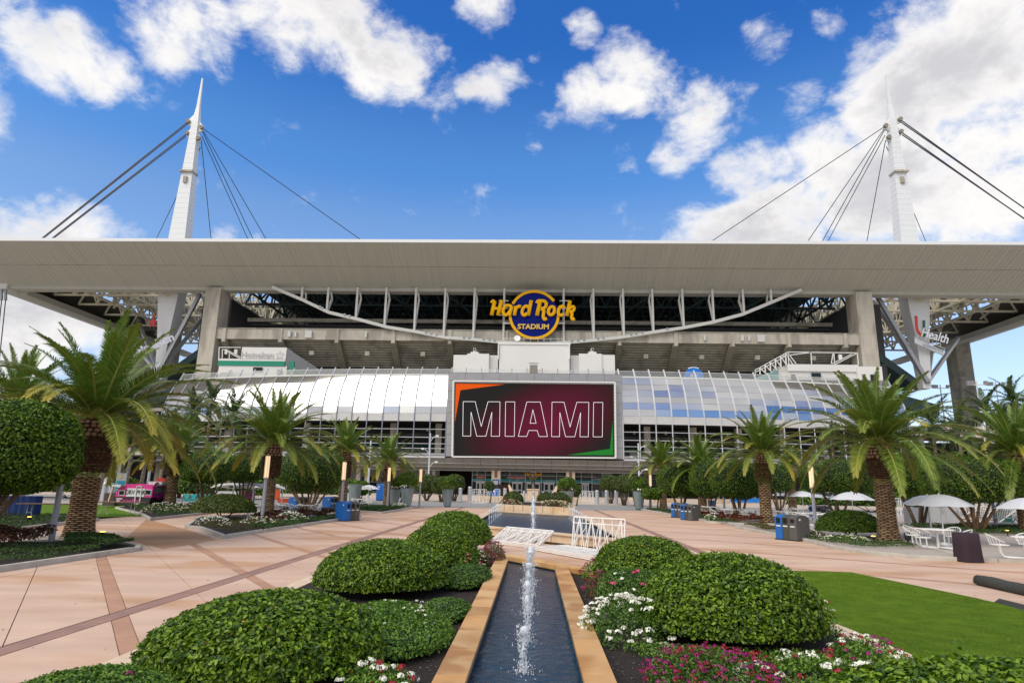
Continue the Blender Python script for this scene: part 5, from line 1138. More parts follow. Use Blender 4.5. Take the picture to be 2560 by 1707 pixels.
pl(860,1278,865,1130,51,.34,.52,2.5,48,3.1,'date palm behind the blue recycling bin',405,ferns=90,lod=2)
pl(970,1268,972,1153,61,.3,.48,2.4,44,3.1,'shorter date palm at the far end of the left row',406,ferns=30,lod=2)
pl(1910,1310,1905,1132,44.2,.37,.52,2.6,52,3.35,'date palm with fern covered boot right of the crotons',407,ferns=420,lod=2)
pl(2225,1355,2197,1108,30.7,.40,.60,2.75,56,4.0,'large date palm beside the clipped dome on the right',408,ferns=60)
pl(2545,1335,2543,1138,38.7,.42,.62,2.5,50,3.9,'date palm with orange fruit stalks at the right edge',409,ferns=90)
pl(1660,1274,1655,1166,69,.36,.5,2.5,44,3.5,'farthest date palm on the right, yellow tipped',410,ferns=20,lod=2)
pl(1765,1290,1752,1166,57,.36,.5,2.5,42,3.3,'date palm rising behind the right clipped trees',411,ferns=20,lod=2)
pl(1980,1286,1974,1168,62.5,.36,.48,2.5,40,2.6,'small date palm behind the umbrella row',412,ferns=90,lod=2)
# coconut palms and slim trunks farther back
CFR=[]
for i,e in enumerate((80,58,38,18,-8,-32)):
    me,nr=frond_mesh(e,(50,70,85,90,80,50)[i],500+i,nl=30,wid=.022,rigid=2.2,lmax=.26); me.materials.append(M('coconut_frond',(.035,.075,.02),.5,c2=(.10,.14,.03),island=1,trans=.25)); CFR.append(me)
tk=M('slim_trunk',(.30,.25,.19),.85,c2=(.20,.15,.11),vs=3,var=.15)
def coco(px,py,Y,rad,label,seed,tr=.17,nf=20,royal=False):
    q=D(px,py,Y); t=empty('slim_palm',(q[0],Y,0),0,label,'palm tree'); rr=random.Random(seed); h=q[2]
    lean=rr.uniform(-.5,.5); MB().tube([(lean*(1-f)**2,0,h*f) for f in np.linspace(0,1,9)],[tr*(1.4-.6*f) for f in np.linspace(0,1,9)],9).build('trunk',tk,t,smooth=True)
    rgs=MB()
    for z in np.arange(.4,h-.3,.45): f=z/h; rgs.lathe([(tr*(1.4-.6*f)+.012,0),(tr*(1.4-.6*f)+.012,.05)],(lean*(1-f)**2,0,z),9)
    rgs.build('trunk_rings',bark,t)
    if royal: MB().tube([(0,0,h-1.3),(0,0,h-.1)],[tr*.75,tr*.5],9).build('crown_shaft',M('crown_shaft',(.12,.2,.06),.5),t,smooth=True)
    for i in range(nf):
        me=CFR[min(5,int(i/nf*6))]; o=bpy.data.objects.new('frond',me); COL.objects.link(o); o.parent=t; az=i*2.4+rr.uniform(-.3,.3); o.location=(0,0,h); o.rotation_euler=(rr.uniform(-.2,.2),0,az); s=rad*rr.uniform(.85,1.1); o.scale=(s,s,s)
for i,a in enumerate(((585,1035,78,3.6,'bushy coconut palm between the left date palms'),(480,1030,80,3.6,'coconut palm right of the second left date palm'),(530,1000,86,3.4,'coconut palm in front of the mirrored facade at left'),(340,1065,66,3.6,'slim palm behind the pink caravan'),(282,1050,58,3.6,'slim palm right of the tallest date palm'),(375,1085,70,3.2,'slim palm just left of the white street light'),(95,985,62,3.8,'slim palm high behind the nearest clipped tree'),(215,1030,64,3.6,'slim palm hidden behind the tallest crown'),
  (2463,1030,80,3.7,'coconut palm in front of the right ramps'),(2532,1005,78,4.2,'coconut palm reaching above the right edge palm'),(2330,1060,72,3.5,'coconut palm right of the large date palm'),(2395,1075,66,3.2,'slim palm behind the broad clipped tree'),(2260,1080,75,3.2,'slim palm behind the large right palm'),(2080,1100,80,2.8,'slim palm behind the wide clipped tree'),(420,1075,84,3.2,'slim palm near the second left date palm'))):
    coco(*a,600+i,royal=(i in(3,4,7)))
# dark hedge masses under the ramps
for i,(x,y,rx,h,l) in enumerate(((-52,72,9,3.2,'dark hedge below the ramp at far left'),(-40,80,8,2.6,'dark hedge behind the caravan'),(-66,64,8,3.0,'hedge at the extreme left behind the lawn'),(38,76,9,3.2,'dark hedge behind the right umbrellas'),(54,66,9,3.6,'hedge behind the metal stairs'),(-30,92,7,3,'hedge left of the undercroft'))):
    shrub('hedge',(x,y,0),rx,2.2,h,5200,.34,leaf_f,l,700+i,hexa=False,amp=.15)
cover([(1.35,8.6),(1.3,9.4),(2.0,9.3),(4.2,9.1),(4.2,8.3),(1.7,8.2)],2600,.16,.05,leaf_b,'thin low green plants over the mulch below the largest dome',230)
# ================================================================ objects
# light posts with luminous tops
lampm=M('lamp_glow',(.8,.6,.4),.5,emit=(1.0,.68,.40),es=.38); postm=M('post_paint',(.33,.34,.38),.45)
def glow_post(px,py,top,label):
    p=G(px,py); t=empty('light_post',(p[0],p[1],0),0,label,'lamp post','light posts with glowing tops'); q=D(px,top,p[1]); H=None
    # height from the photo's top point
    H=3.55; MB().lathe([(.17,0),(.17,.03),(.095,.035),(.09,1.2),(.085,2.35)],n=14).build('pole',postm,t,smooth=False)
    MB().lathe([(.125,2.352),(.128,2.42),(.128,H-.06),(.12,H)],n=14).build('lamp_tube',lampm,t); cg=MB()
    for k in range(6): a=k*math.pi/3; cg.bar((.131*math.cos(a),.131*math.sin(a),2.4),(.131*math.cos(a),.131*math.sin(a),H-.03),.014)
    cg.lathe([(.14,2.33),(.14,2.40)],n=14); cg.lathe([(.135,H-.02),(.135,H+.03)],n=14); cg.build('lamp_cage',M('cage_beige',(.5,.4,.28),.5),t)
    return t
for px,py,tp,l in ((125,1369,1090,'light post beside the dark red crotons at left'),(654,1307,1142,'light post in front of the palm on the left island'),(852,1290,1160,'light post just behind the blue recycling bin'),(968,1272,1174,'light post on the far left bed'),(1048,1269,1186,'farthest left light post near the planters'),(1628,1274,1187,'light post right of the right planter'),(1812,1295,1180,'light post between the right clipped trees'),(2040,1330,1170,'light post beside the large dark bin and dome shrub')): glow_post(px,py,tp,l)
p=G(2492,1328); t=empty('camera_pole',(p[0],p[1],0),0,'grey security camera pole beside the right edge palm','pole'); MB().lathe([(.09,0),(.075,3.1)],n=12).build('pole',postm,t); MB().box((-.08,-.1,2.85),(.25,.22,.28)).build('camera_box',steel_g,t)
# tall white street lights
def street(px,Y,zt,label,arms=2):
    q=D(px,1200,Y); t=empty('street_light',(q[0],Y,0),0,label,'street light'); MB().lathe([(.16,0),(.1,zt)],n=10).build('pole',M('light_pole',(.55,.58,.62),.4),t)
    for k in range(arms):
        z=zt*(.55+.2*k); s=1 if k%2==0 else -1; MB().tube([(0,0,z-.8),(s*.5,0,z-.1),(s*.9,0,z+.1)],.05,6).build('arm',M('light_pole'),t); MB().box((s*1.05,0,z+.1),(.4,.3,.25)).build('lamp_head',white_m,t)
street(371,74,9.8,'white street light left behind the pink caravan'); street(1071,96,9.6,'white street light left of the video screen',3); street(1598,96,8.6,'white street light right of the video screen',3); street(921,82,7.5,'plain street light pole behind the small umbrella',0); street(530,86,7,'slim white pole between the left palms',0)
def flood(px,py,Y,label):
    q=D(px,py,Y); t=empty('floodlight_mast',(q[0],Y,0),0,label,'floodlight'); h=q[2]; MB().lathe([(.25,0),(.15,h)],n=8).build('mast_pole',steel_w,t); MB().b2(-2.2,2.2,-.1,.1,h-1,h-.8).build('crossarm',steel_w,t)
    for x in (-2,-1.2,1.9): MB().box((x,-.2,h-.4),(.75,.5,.75),rx=.3).build('lamp_head',steel_g,t)
flood(2441,952,150,'floodlight mast in front of the right concrete column'); flood(2488,955,170,'farther floodlight mast at the right'); flood(2350,962,180,'thin floodlight mast beside the right pylon')
# recycling bins: a blue and a dark half side by side
def bin_(px,py,rz,label,near=None):
    p=G(px,py); t=empty('recycling_bin',(p[0],p[1],0),rz,label,'bin','paired recycling and waste bins')
    body=[(-.42,.04),(.42,.04),(.42,1.0),(.25,1.09),(0,1.12),(-.25,1.09),(-.42,1.0)]
    for (y0,y1,m) in ((-.62,-.22,bluep),(-.2,.12,M('olive_plastic',(.06,.065,.05),.6)),(.14,.58,greyp)):
        b=MB(); n=len(body); vs=[(y0,x,z) for x,z in body]+[(y1,x,z) for x,z in body]
        b.add(vs,[tuple(range(n)),tuple(range(n,2*n))[::-1]]+[((i+1)%n,i,n+i,n+(i+1)%n) for i in range(n)]); 
        o=b.build('bin_body',m,t,bevel=.012)
        ym=(y0+y1)/2; MB().box((ym,-.425,.86),(.2,.02,.15 if m is greyp else .24)).build('slot',M('slot_black',(.004,.004,.004),.9),t); MB().box((ym,-.428,.62),(.24,.006,.05)).build('label_print',white_m,t)
    MB().b2(-.66,.62,-.45,.45,0,.05).build('plinth',blackm,t)
    for s in (-1,1):
        MB().lathe([(.045,0),(.045,.012)],n=12).build('emblem',white_m,t); q=COL.objects[-1]; q.location=(.585 if s>0 else -.625,-.2,.92); q.rotation_euler=(0,s*math.pi/2,0)
    return t
bin_(868,1301,math.radians(64),'blue recycling bin at the kerb end of the left island')
bin_(1702,1294,math.radians(-62),'left one of the twin bins by the far right kerb'); bin_(1728,1300,math.radians(-62),'right one of the twin bins by the far right kerb')
bin_(1984,1350,math.radians(-62),'large looking dark bin with a blue side in front of the white chairs')
bin_(745,1281,math.radians(64),'dark bin behind the pale trunks of the clipped tree'); bin_(828,1278,math.radians(64),'dark and blue bin behind the clipped tree, beside the palm'); bin_(2050,1301,math.radians(-62),'bin under the umbrella row behind the right palm island')
# large galvanised planters with shrubs
galv=M('galvanised',(.22,.27,.28),.5,metal=.3,var=.18,vs=1.5,stretch=(1,1,.3))
def planter(px,py,rt,h,label,seed,plant=True):
    p=G(px,py); t=empty('tub_planter',(p[0],p[1],0),0,label,'planter','tall galvanised tub planters')
    MB().lathe([(rt*.62,.08),(rt,h),(rt*1.03,h),(rt*1.03,h+.04),(rt*.95,h+.04),(rt*.93,h-.15)],n=24).build('tub',galv,t,smooth=False); MB().lathe([(rt*.5,0),(rt*.5,.1)],n=12).build('foot',blackm,t); MB().lathe([(.01,h-.16),(rt*.93,h-.14)],n=20).build('soil',soil,t)
    if plant:
        rng=np.random.default_rng(seed); n=2600; d=dome_pts(n,rng,-.6); L_=lump(d,rng,14,.35); pp=d*(L_*rng.uniform(.3,1,n)**.5)[:,None]*np.array([rt*1.35,rt*1.3,.72])+np.array([0,0,h+.62]); leaves('foliage',pp,d,.16,leaf_f,t,rng,hexa=False)
        for k in range(4): a=k*1.6; MB().tube([(0,0,h-.1),(.4*math.cos(a),.4*math.sin(a),h+.9)],[.05,.03],5).build('stem',bark,t)
        d=dome_pts(60,rng,0); leaves('blooms',d*np.array([rt*1.1,rt*1.1,.35])+np.array([0,0,h+.15]),d,.16,fl_w,t,rng,asp=.9,hexa=False)
planter(1016,1270,.62,1.75,'tub planter at the far end of the left bed',1); planter(1118,1267,.58,1.7,'tub planter in the open left of the pool',2); planter(1417,1277,.68,1.75,'tub planter right beside the pool planter wall',3); planter(1598,1274,.62,1.8,'tub planter at the far end of the right kerb',4); planter(885,1262,.7,2.0,'pale tub planter behind the blue bin palm',5,False); planter(985,1265,.6,1.6,'tub planter half hidden behind the far left palm',6)
# bollards
def bollard(px,py,l,s=1):
    p=G(px,py); t=empty('bollard',(p[0],p[1],0.03),0,l,'bollard','steel bollards along the road'); MB().lathe([(.24*s,0),(.24*s,1.68*s),(.2*s,1.75*s),(0.02,1.76*s)],n=16).build('post',M('bollard_steel',(.55,.56,.60),.35,metal=.5),t,smooth=False); MB().lathe([(.246*s,1.45*s),(.246*s,1.5*s)],n=16).build('band',steel_g,t)
    return t
for i,(px,py,s) in enumerate(((1150,1255,1),(1174,1254,1.1),(1262,1252,1),(1310,1254,.8),(1334,1254,.8),(1358,1255,.8),(1382,1256,.8),(1493,1261,1),(1517,1261,1),(1541,1261,1),(872,1254,.9),(257,1253,1),(274,1252,1))):
    bollard(px,py,('steel bollard just right of the left front planter','taller steel bollard left of the lollipop tree','steel bollard left of the planter behind the pool','short bollard left of the statue','short bollard in front of the statue plinth','short bollard right of the statue','short bollard near the right planter tub','left one of three bollards before the poster wall','middle one of three bollards before the poster wall','right one of three bollards before the poster wall','bollard beside the blue portable box','white bollard left of the white jug costume','white bollard left of the caravan')[i],s)
# crowd barriers: white steel panels braced with triangles
def barrier(L_,h,seed,dense=0):
    mb=MB(); r=.028; rr=random.Random(seed)
    mb.bar((0,0,0),(L_,0,0),.035); mb.bar((0,0,h),(L_,0,h),.045); mb.bar((0,0,0),(0,0,h),.035); mb.bar((L_,0,0),(L_,0,h),.035); mb.bar((0,0,h*.82),(L_,0,h*.82),.03)
    n=4
    for i in range(n):
        a=L_*i/n; b=L_*(i+1)/n; m_=(a+b)/2+rr.uniform(-.15,.15)
        mb.bar((a,0,0),(m_,0,h),.026); mb.bar((m_,0,h),(b,0,0),.026); mb.bar((m_,0,h),((a+m_)/2,0,0),.018); mb.bar((m_,0,h),(b*.6+m_*.4,0,0),.018); mb.bar((a,0,h),(a+.12,0,.0),.018)
    for i in range(dense):
        a=rr.uniform(0,L_-.4); mb.bar((a,0,h*rr.uniform(0,.3)),(a+rr.uniform(.1,.6),0,h*rr.uniform(.7,1)),.02)
    return mb
def place_panel(o,p0,px,pz):   # panel axes: x along px, z along pz (unit-length world vectors)
    x=Vector(_n(px)); z=Vector(_n(np.array(pz)-np.array(px)*np.dot(_n(px),pz)/np.linalg.norm(px))); y=z.cross(x); m=Matrix((x,y,z)).transposed().to_4x4(); m.translation=Vector([float(q) for q in p0]); o.matrix_world=m
wbar=M('barrier_white',(.82,.80,.76),.45)
def leaning(A,B,C,label,dense,seed,n=1,name='crowd_barrier'):
    A,B,C=map(np.array,(A,B,C)); t=empty(name,(0,0,0),0,label,'barrier')
    for k in range(n):
        ux_=_n(B-A); hh_=np.linalg.norm((C-A)-ux_*np.dot(C-A,ux_)); o=barrier(np.linalg.norm(B-A),hh_,seed+k,dense).build('barrier_panel',wbar,t); place_panel(o,A+np.array([0.02*k,-.03*k,.05*k]),B-A,C-A)
    return t
A=G(1226,1356,.04); B=G(1343,1370,.04); C=G(1292,1326,.50); leaning(A,B,C,'stack of white barrier panels leaning on the near rim of the pool',9,1,3)
A=G(1430,1373,.03); B=G(1545,1383,.03); C=D(1412,1290,A[1]+.35); leaning(A,B+ (B-A)*.12,C,'white braced barrier standing tilted against the pool wall',3,9,1)
A=G(1337,1373,.05); B=G(1478,1398,.05); C=G(1394,1366,.07); leaning(A,B,C,'white barrier panels lying flat on the paving before the pool',22,21,3)
for i,(px0,py0,px1,l) in enumerate(((1180,1257,1216,'crowd barrier behind the left bollards'),(1218,1252,1250,'crowd barrier left of the lollipop tree'),(1446,1257,1464,'crowd barrier right of the lollipop tree'),(1466,1260,1484,'crowd barrier left of the three bollards'),(1554,1262,1572,'crowd barrier right of the three bollards'),(962,1252,985,'crowd barrier near the blue portable box'),(236,1251,262,'crowd barrier behind the lawn at left'),(276,1250,296,'crowd barrier left behind the caravan'),(2226,1290,2262,'crowd barrier beside the grey cabinet'))):
    a=G(px0,py0); b=G(px1,py0+(px1-px0)*.017); o=barrier(np.linalg.norm(b-a),1.65,40+i).build('crowd_barrier',wbar); place_panel(o,a,b-a,(0,0,1)); tag(o,l,'barrier','crowd barriers around the forecourt')
# statue on its stone plinth
sp=G(1332,1247); bronze=M('bronze',(.06,.05,.04),.4,metal=.5)
ped=empty('statue_plinth',(sp[0],sp[1],0),0,'cream stone plinth below the bronze statue','plinth'); MB().b2(-.95,.95,-.9,.9,0,1.55).build('block',stone2,ped,bevel=.03); MB().b2(-1.1,1.1,-1.05,1.05,1.55,1.7).build('cap',stone2,ped); MB().b2(-2.3,-1.0,-.8,.8,0,.9).build('step_block',stone2,ped); MB().b2(1.0,2.3,-.8,.8,0,.9).build('step_block',stone2,ped)
def skin(name,verts,edges,m,parent,sub=2):
    me=bpy.data.meshes.new(name); me.from_pydata([v[:3] for v in verts],edges,[]); o=bpy.data.objects.new(name,me); COL.objects.link(o); o.parent=parent
    o.modifiers.new('skin','SKIN'); sv=me.skin_vertices[0].data
    for i,v in enumerate(verts): sv[i].radius=(v[3],v[3]); sv[i].use_root=(i==0)
    s=o.modifiers.new('sub','SUBSURF'); s.levels=sub; s.render_levels=sub; me.materials.append(m); return o
sta=empty('statue',(sp[0],sp[1],1.7),0,'bronze statue of a man raising one arm above the fountain','statue')
S=1.55
V=[(0,0,.95,.16),(0,0,1.15,.15),(0,0,1.40,.19),(0,0,1.52,.08),(0,0,1.58,.06),(0,-.01,1.70,.11),(0,0,1.80,.07),
(-.12,0,.85,.11),(-.15,-.02,.48,.075),(-.16,.02,.08,.05),(-.17,-.14,.03,.045),(.12,0,.85,.11),(.17,.03,.48,.075),(.20,.05,.08,.05),(.21,-.11,.03,.045),
(-.21,0,1.44,.075),(-.36,0,1.62,.055),(-.33,-.04,1.90,.04),(-.33,-.05,1.98,.045),(.21,0,1.44,.075),(.30,.02,1.18,.055),(.24,-.12,.96,.04),(.22,-.16,.92,.045)]
V=[(a*S,b*S,c*S,r*S) for a,b,c,r in V]
E_=[(0,1),(1,2),(2,3),(3,4),(4,5),(5,6),(0,7),(7,8),(8,9),(9,10),(0,11),(11,12),(12,13),(13,14),(2,15),(15,16),(16,17),(17,18),(2,19),(19,20),(20,21),(21,22)]
skin('figure',V,E_,bronze,sta); MB().lathe([(.45,-.0),(.5,.06)],n=12).build('bronze_base',bronze,sta)
for s in (-1,1):
    b=MB(); b.prismY([(s*1.6,.0),(s*3.7,0.2),(s*4.2,2.3),(s*3.9,2.3),(s*3.2,1.1)][::1 if s>0 else -1],-.3,.3); o=b.build('stone_scroll',cream_m); o.location=(sp[0],sp[1]-2,0); tag(o,('left' if s<0 else 'right')+' curved stone scroll wall beside the statue plinth','wall')
    shrub('red_hedge',(sp[0]+s*5.6,sp[1]-1,0),2.4,1.4,2.3,1500,.25,cro,('left' if s<0 else 'right')+' dark red hedge mound beside the statue',720+s,hexa=False)
# teal bench behind planter
p=D(1327,1256,59); bt=empty('teal_bench',(p[0],59,0),0,'teal swing bench behind the pool planter','bench')
for s in (-1,1): MB().b2(s*.1,s*1.05,-.3,.3,p[2]-.25,p[2]+.15).build('seat_panel',teal,bt); MB().bar((s*.9,0,p[2]-.2),(s*1.0,0,.1),.1).build('leg',cream_m,bt)
MB().b2(-.8,.8,-.1,.1,.2,p[2]-.3).build('back_panel',darkg,bt)
# umbrellas
umw=M('umbrella_canvas',(.70,.72,.76),.7,trans=.2)
def umbrella():
    t=empty('patio_umbrella'); n=8; R_=1.32; zt=2.22; ze=1.72
    rings=[(0,zt),(.35,zt-.035),(.7,zt-.14),(1.0,zt-.30),(R_,ze+.02)]
    for k in range(n):
        vs=[];fs=[]; a0=2*math.pi*k/n; a1=2*math.pi*(k+1)/n; m_=6
        for r,z in rings:
            for j in range(m_+1):
                f=j/m_; a=a0+(a1-a0)*f; sag=.05*math.sin(math.pi*f)*(r/R_); rr_=r*(1-.035*math.sin(math.pi*f)); vs.append((rr_*math.cos(a),rr_*math.sin(a),z-sag*.6))
        for i in range(len(rings)-1):
            for j in range(m_): q=i*(m_+1)+j; fs.append((q,q+1,q+m_+2,q+m_+1))
        MB().add(vs,fs).build('canvas_panel',umw,t,smooth=True)
        a=a0; MB().tube([(r*math.cos(a),r*math.sin(a),z-.012) for r,z in rings],.01,5).build('rib',steel_g,t)
        MB().bar((.05*math.cos(a),.05*math.sin(a),1.62),(.75*math.cos(a),.75*math.sin(a),zt-.19),.014).build('strut',white_m,t)
    MB().lathe([(.03,0.1),(.028,zt)],n=10).build('pole',white_m,t); MB().lathe([(.03,zt),(.02,zt+.06)],n=8).build('finial',white_m,t); MB().lathe([(.26,.09),(.26,.15),(.05,.2)],n=16).build('base',white_m,t)
    return t
um0=umbrella(); um0['category']='umbrella'; um0['group']='white patio umbrellas'
ul=[(2347,1235,28.6,'big white umbrella over the nearest table on the right'),(2318,1237,34,'white umbrella half hidden behind the big one'),(2128,1229,42,'white umbrella at the right end of the small row'),(2067,1227.5,52,'second white umbrella from the right of the small row'),(2005,1227,60,'third white umbrella of the small row, beside the light post'),(1961,1226.5,66,'leftmost white umbrella of the small right row'),(2570,1243,28.0,'white umbrella cut by the right edge'),(923,1212,72,'small white umbrella beside the blue portable box')]
for i,(px,py,Y,l) in enumerate(ul):
    q=D(px,py,Y); s=q[2]/2.22; o=um0 if i==0 else clone(um0,(0,0,0)); o.location=(q[0],Y,0); o.scale=(max(.9,s),)*2+(s,); o.rotation_euler=(0,0,.39+.3*i); o['label']=l; o['category']='umbrella'; o['group']='white patio umbrellas'
# flat square canopies on the left
def sq_canopy(px,py,Y,w,l):
    q=D(px,py,Y); t=empty('square_canopy',(q[0],Y,0),.2,l,'umbrella','flat square canopies'); h=q[2]; n=8; vs=[];
    for i in range(n+1):
        for j in range(n+1):
            u,v=i/n*2-1,j/n*2-1; z=h-.30*(u*u+v*v)*.5-.18*abs(u*v)+.10*(max(abs(u),abs(v))**4)*0; vs.append((u*w/2,v*w/2,z))
    MB().add(vs,[(i*(n+1)+j,(i+1)*(n+1)+j,(i+1)*(n+1)+j+1,i*(n+1)+j+1) for i in range(n) for j in range(n)]).build('canvas',M('canopy_canvas',(.58,.56,.52),.8,trans=.15),t,smooth=True); MB().lathe([(.06,0),(.06,h)],n=10).build('pole',white_m,t)
    for a in range(4): x,y=[(1,1),(-1,1),(-1,-1),(1,-1)][a]; MB().bar((0,0,h-.5),(x*w*.45,y*w*.45,h-.33),.04).build('strut',white_m,t)
sq_canopy(585,1207,60,3.2,'flat square canopy left of the left lamp post'); sq_canopy(636,1208,58,3.0,'flat square canopy behind the left lamp post'); sq_canopy(680,1209,62,3.0,'flat square canopy between palm and clipped tree'); sq_canopy(893,1213,68,3.0,'flat square canopy beside the small round umbrella'); sq_canopy(708,1210,64,2.6,'flat square canopy partly hidden by the clipped tree')
# tables with attached wire chairs
wire=M('wire_white',(.80,.79,.76),.4)
def table_set(detail=True):
    t=empty('table_set'); MB().lathe([(.02,.70),(.58,.70),(.60,.72),(.58,.74),(.02,.74)],n=24).build('table_top',wire,t); MB().tube([(0,0,.02),(0,0,.70)],.045,10).build('pedestal',wire,t)
    for k in range(4):
        a=k*math.pi/2+.5; c,s=math.cos(a),math.sin(a); loc=lambda r,z,w=0:(r*c-w*s,r*s+w*c,z)
        for w in (-.12,.12): MB().tube([loc(.05,.05,w*.3),loc(.75,.05,w),loc(.86,.08,w),loc(.92,.2,w),loc(.92,.42,w)],.026,7).build('arm',wire,t)
        ch=MB(); n=14
        ring=[loc(.92+.27*math.cos(u),.44,.27*math.sin(u)) for u in np.linspace(0,2*math.pi,n+1)]; ch.tube(ring,.014,6,cap=False)
        if detail:
            for w in np.linspace(-.22,.22,9): L_=math.sqrt(max(0,.27**2-w*w)); ch.bar(loc(.92-L_,.44,w),loc(.92+L_,.44,w),.008)
        ch.build('chair_seat',wire,t); bk=MB()
        top=[loc(.98+.30*math.cos(u)*1.0,.46+.33*(.5+.5*math.cos(u)),.31*math.sin(u)) for u in np.linspace(-2.2,2.2,15)]; bk.tube(top,.018,6)
        low=[loc(.94+.26*math.cos(u),.45,.26*math.sin(u)) for u in np.linspace(-2.2,2.2,15)]
        for i in range(1,14 if detail else 14): bk.bar(low[i],top[i],.008 if detail else .014)
        bk.build('chair_back',wire,t)
    return t
ts0=table_set(); ts0['category']='table'; ts0['group']='white outdoor tables with attached wire chairs'
tl=[(2347,1371,0,'nearest white table set with four wire chairs under the big umbrella'),(2590,1400,.6,'white table set cut by the right edge'),(2128,1322,.3,'white table set behind the dome shrub'),(2060,1316,.9,'white table set right of the light post'),(2015,1312,.2,'white table set beside the large dark bin'),(1955,1306,.5,'white table set behind the palm, left of the bin'),(1890,1302,.1,'white table set between crotons and palm'),(1822,1300,.8,'white table set left of the right palm'),(1775,1290,.4,'white table set behind the right crotons'),(2000,1296,1.1,'farther white table set under the small umbrella row'),
 (2095,1300,.2,'farther white table set under the rightmost small umbrella'),(760,1292,.7,'white table set behind the crotons at left'),(700,1292,.2,'white table set left of the clipped tree trunks'),(652,1294,.6,'white table set behind the left light post'),(905,1268,.5,'white table set right of the blue bin'),(795,1276,.1,'white table set behind the pale trunks')]
for i,(px,py,rz,l) in enumerate(tl):
    p=G(px,py,.09 if px>1300 else .01); o=ts0 if i==0 else clone(ts0,(0,0,0)); o.location=[float(a) for a in p]; o.rotation_euler=(0,0,rz); o['label']=l
# draped high table, spotlights in beds
p=G(2440,1407); t=empty('draped_table',(p[0],p[1]+.35,0),.1,'narrow table draped in dark purple cloth on the right paving','table'); vs=[];fs=[]; n=40
for z,f in ((1.0,0.9),(.99,.97),(.6,1.0),(.2,1.04),(.01,1.08)):
    for k in range(n): a=2*math.pi*k/n; q=(abs(math.cos(a))**4+abs(math.sin(a))**4)**(-1/4); rip=1+.02*math.sin(a*8)*(1-z); vs.append((.33*q*math.cos(a)*f*rip,.33*q*math.sin(a)*f*rip,z*.93))
fs=[(i*n+k,i*n+(k+1)%n,(i+1)*n+(k+1)%n,(i+1)*n+k) for i in range(4) for k in range(n)]; fs=[f[::-1] for f in fs]; mb=MB(); mb.add(vs,fs+[tuple(range(n))]); mb.build('cloth',M('purple_cloth',(.028,.014,.022),.85),t,smooth=True)
p=G(55,1292); t=empty('blue_draped_table',(p[0],p[1],0),.2,'table hung with pleated blue cloth at the left edge','table'); vs=[]; n=60
for z in (1.15,0.02):
    for k in range(n): a=2*math.pi*k/n; q=(abs(math.cos(a))**8+abs(math.sin(a))**8)**(-1/8); rip=1+.04*math.sin(a*16); vs.append((.75*q*math.cos(a)*rip,.45*q*math.sin(a)*rip,z))
MB().add(vs,[(k,n+k,n+(k+1)%n,(k+1)%n) for k in range(n)]+[tuple(range(n))]).build('cloth',M('blue_cloth',(.012,.04,.16),.8),t)
def fold_table(px,py,l,w=2.4,rz=0):
    p=G(px,py); t=empty('folding_table',(p[0],p[1],0.03),rz,l,'table'); MB().b2(-w/2,w/2,-.38,.38,.74,.79).build('table_top',M('table_brown',(.25,.14,.08),.6),t)
    for s in (-1,1): MB().tube([(s*w*.3-.3,0,.0),(s*w*.3-.12,0,.25),(s*w*.3-.12,0,.74)],.02,6).build('leg',steel_w,t); MB().tube([(s*w*.3+.3,0,.0),(s*w*.3+.12,0,.25),(s*w*.3+.12,0,.74)],.02,6).build('leg',steel_w,t); MB().bar((s*w*.3-.12,0,.3),(s*w*.3+.12,0,.3),.02).build('stretcher',steel_w,t)
fold_table(293,1288,'brown folding table on the lawn in front of the caravan',3.0); fold_table(105,1297,'brown folding table left of the tallest palm',2.6)
for px,py,l in ((255,1340,'glowing ground spotlight in front of the tallest palm'),(72,1300,'glowing ground spotlight beside the blue cloth table'),(2184,1349,'glowing ground spotlight at the big right palm'),(2519,1333,'glowing ground spotlight at the right edge palm')):
    p=G(px,py,.2); t=empty('ground_spotlight',(p[0],p[1],.08),0,l,'spotlight'); MB().lathe([(.03,0),(.03,.15)],n=8).build('stake',blackm,t); MB().lathe([(.05,.15),(.10,.2),(.10,.27)],n=12).build('housing',blackm,t); MB().lathe([(.085,.271),(.085,.285)],n=12).build('lens',M('spot_glow',(.9,.6,.2),.5,emit=(1,.5,.08),es=3.5),t)
p=G(2272,1366); t=empty('black_spotlight',(p[0],p[1],.08),0,'black unlit spotlight housing in the mulch of the right island','spotlight'); MB().lathe([(.04,0),(.04,.2)],n=8).build('stake',blackm,t); MB().lathe([(.10,.18),(.13,.3),(.13,.48),(.1,.5)],n=12).build('housing',blackm,t)
# ---------------------------------------------------------------- pink caravan
pinkp=M('pink_paint',(.80,.05,.32),.35); pinkd=M('magenta_paint',(.38,.02,.22),.4)
p=G(330,1270); CV=empty('caravan',(p[0],p[1],0),math.radians(-2),'pink and black vintage caravan with DRV PNK on its side','caravan')
k_=p[1]/FF; Lc=100*k_; sc=k_
def cvp(px,py): return ((px-330)*k_,(1268-py)*k_)
body=[(281,1240),(283,1228),(289,1219),(300,1212),(322,1209),(350,1210),(370,1211),(375,1215),(377,1222),(376,1240),(371,1258),(360,1261),(292,1260),(285,1256)]
b=MB(); b.prismY([cvp(*q) for q in body][::-1],0,1.75); b.build('shell',pinkp,CV)
b=MB(); b.prismY([cvp(*q) for q in ((281,1241),(376,1241),(371,1258),(360,1261),(292,1260),(285,1256))][::-1],-.03,1.78); b.build('lower_shell',blackm,CV)
x0,z0=cvp(311,1240); x1,z1=cvp(357,1220); MB().b2(x0,x1,-.04,0,z0,z1).build('name_panel',white_m,CV)
tx=text('DRV PNK',(z1-z0)*.78,((x0+x1)/2,-.06,(z0+z1)/2),UP,blackm,CV,ex=.01,off=.0,sx=.8)
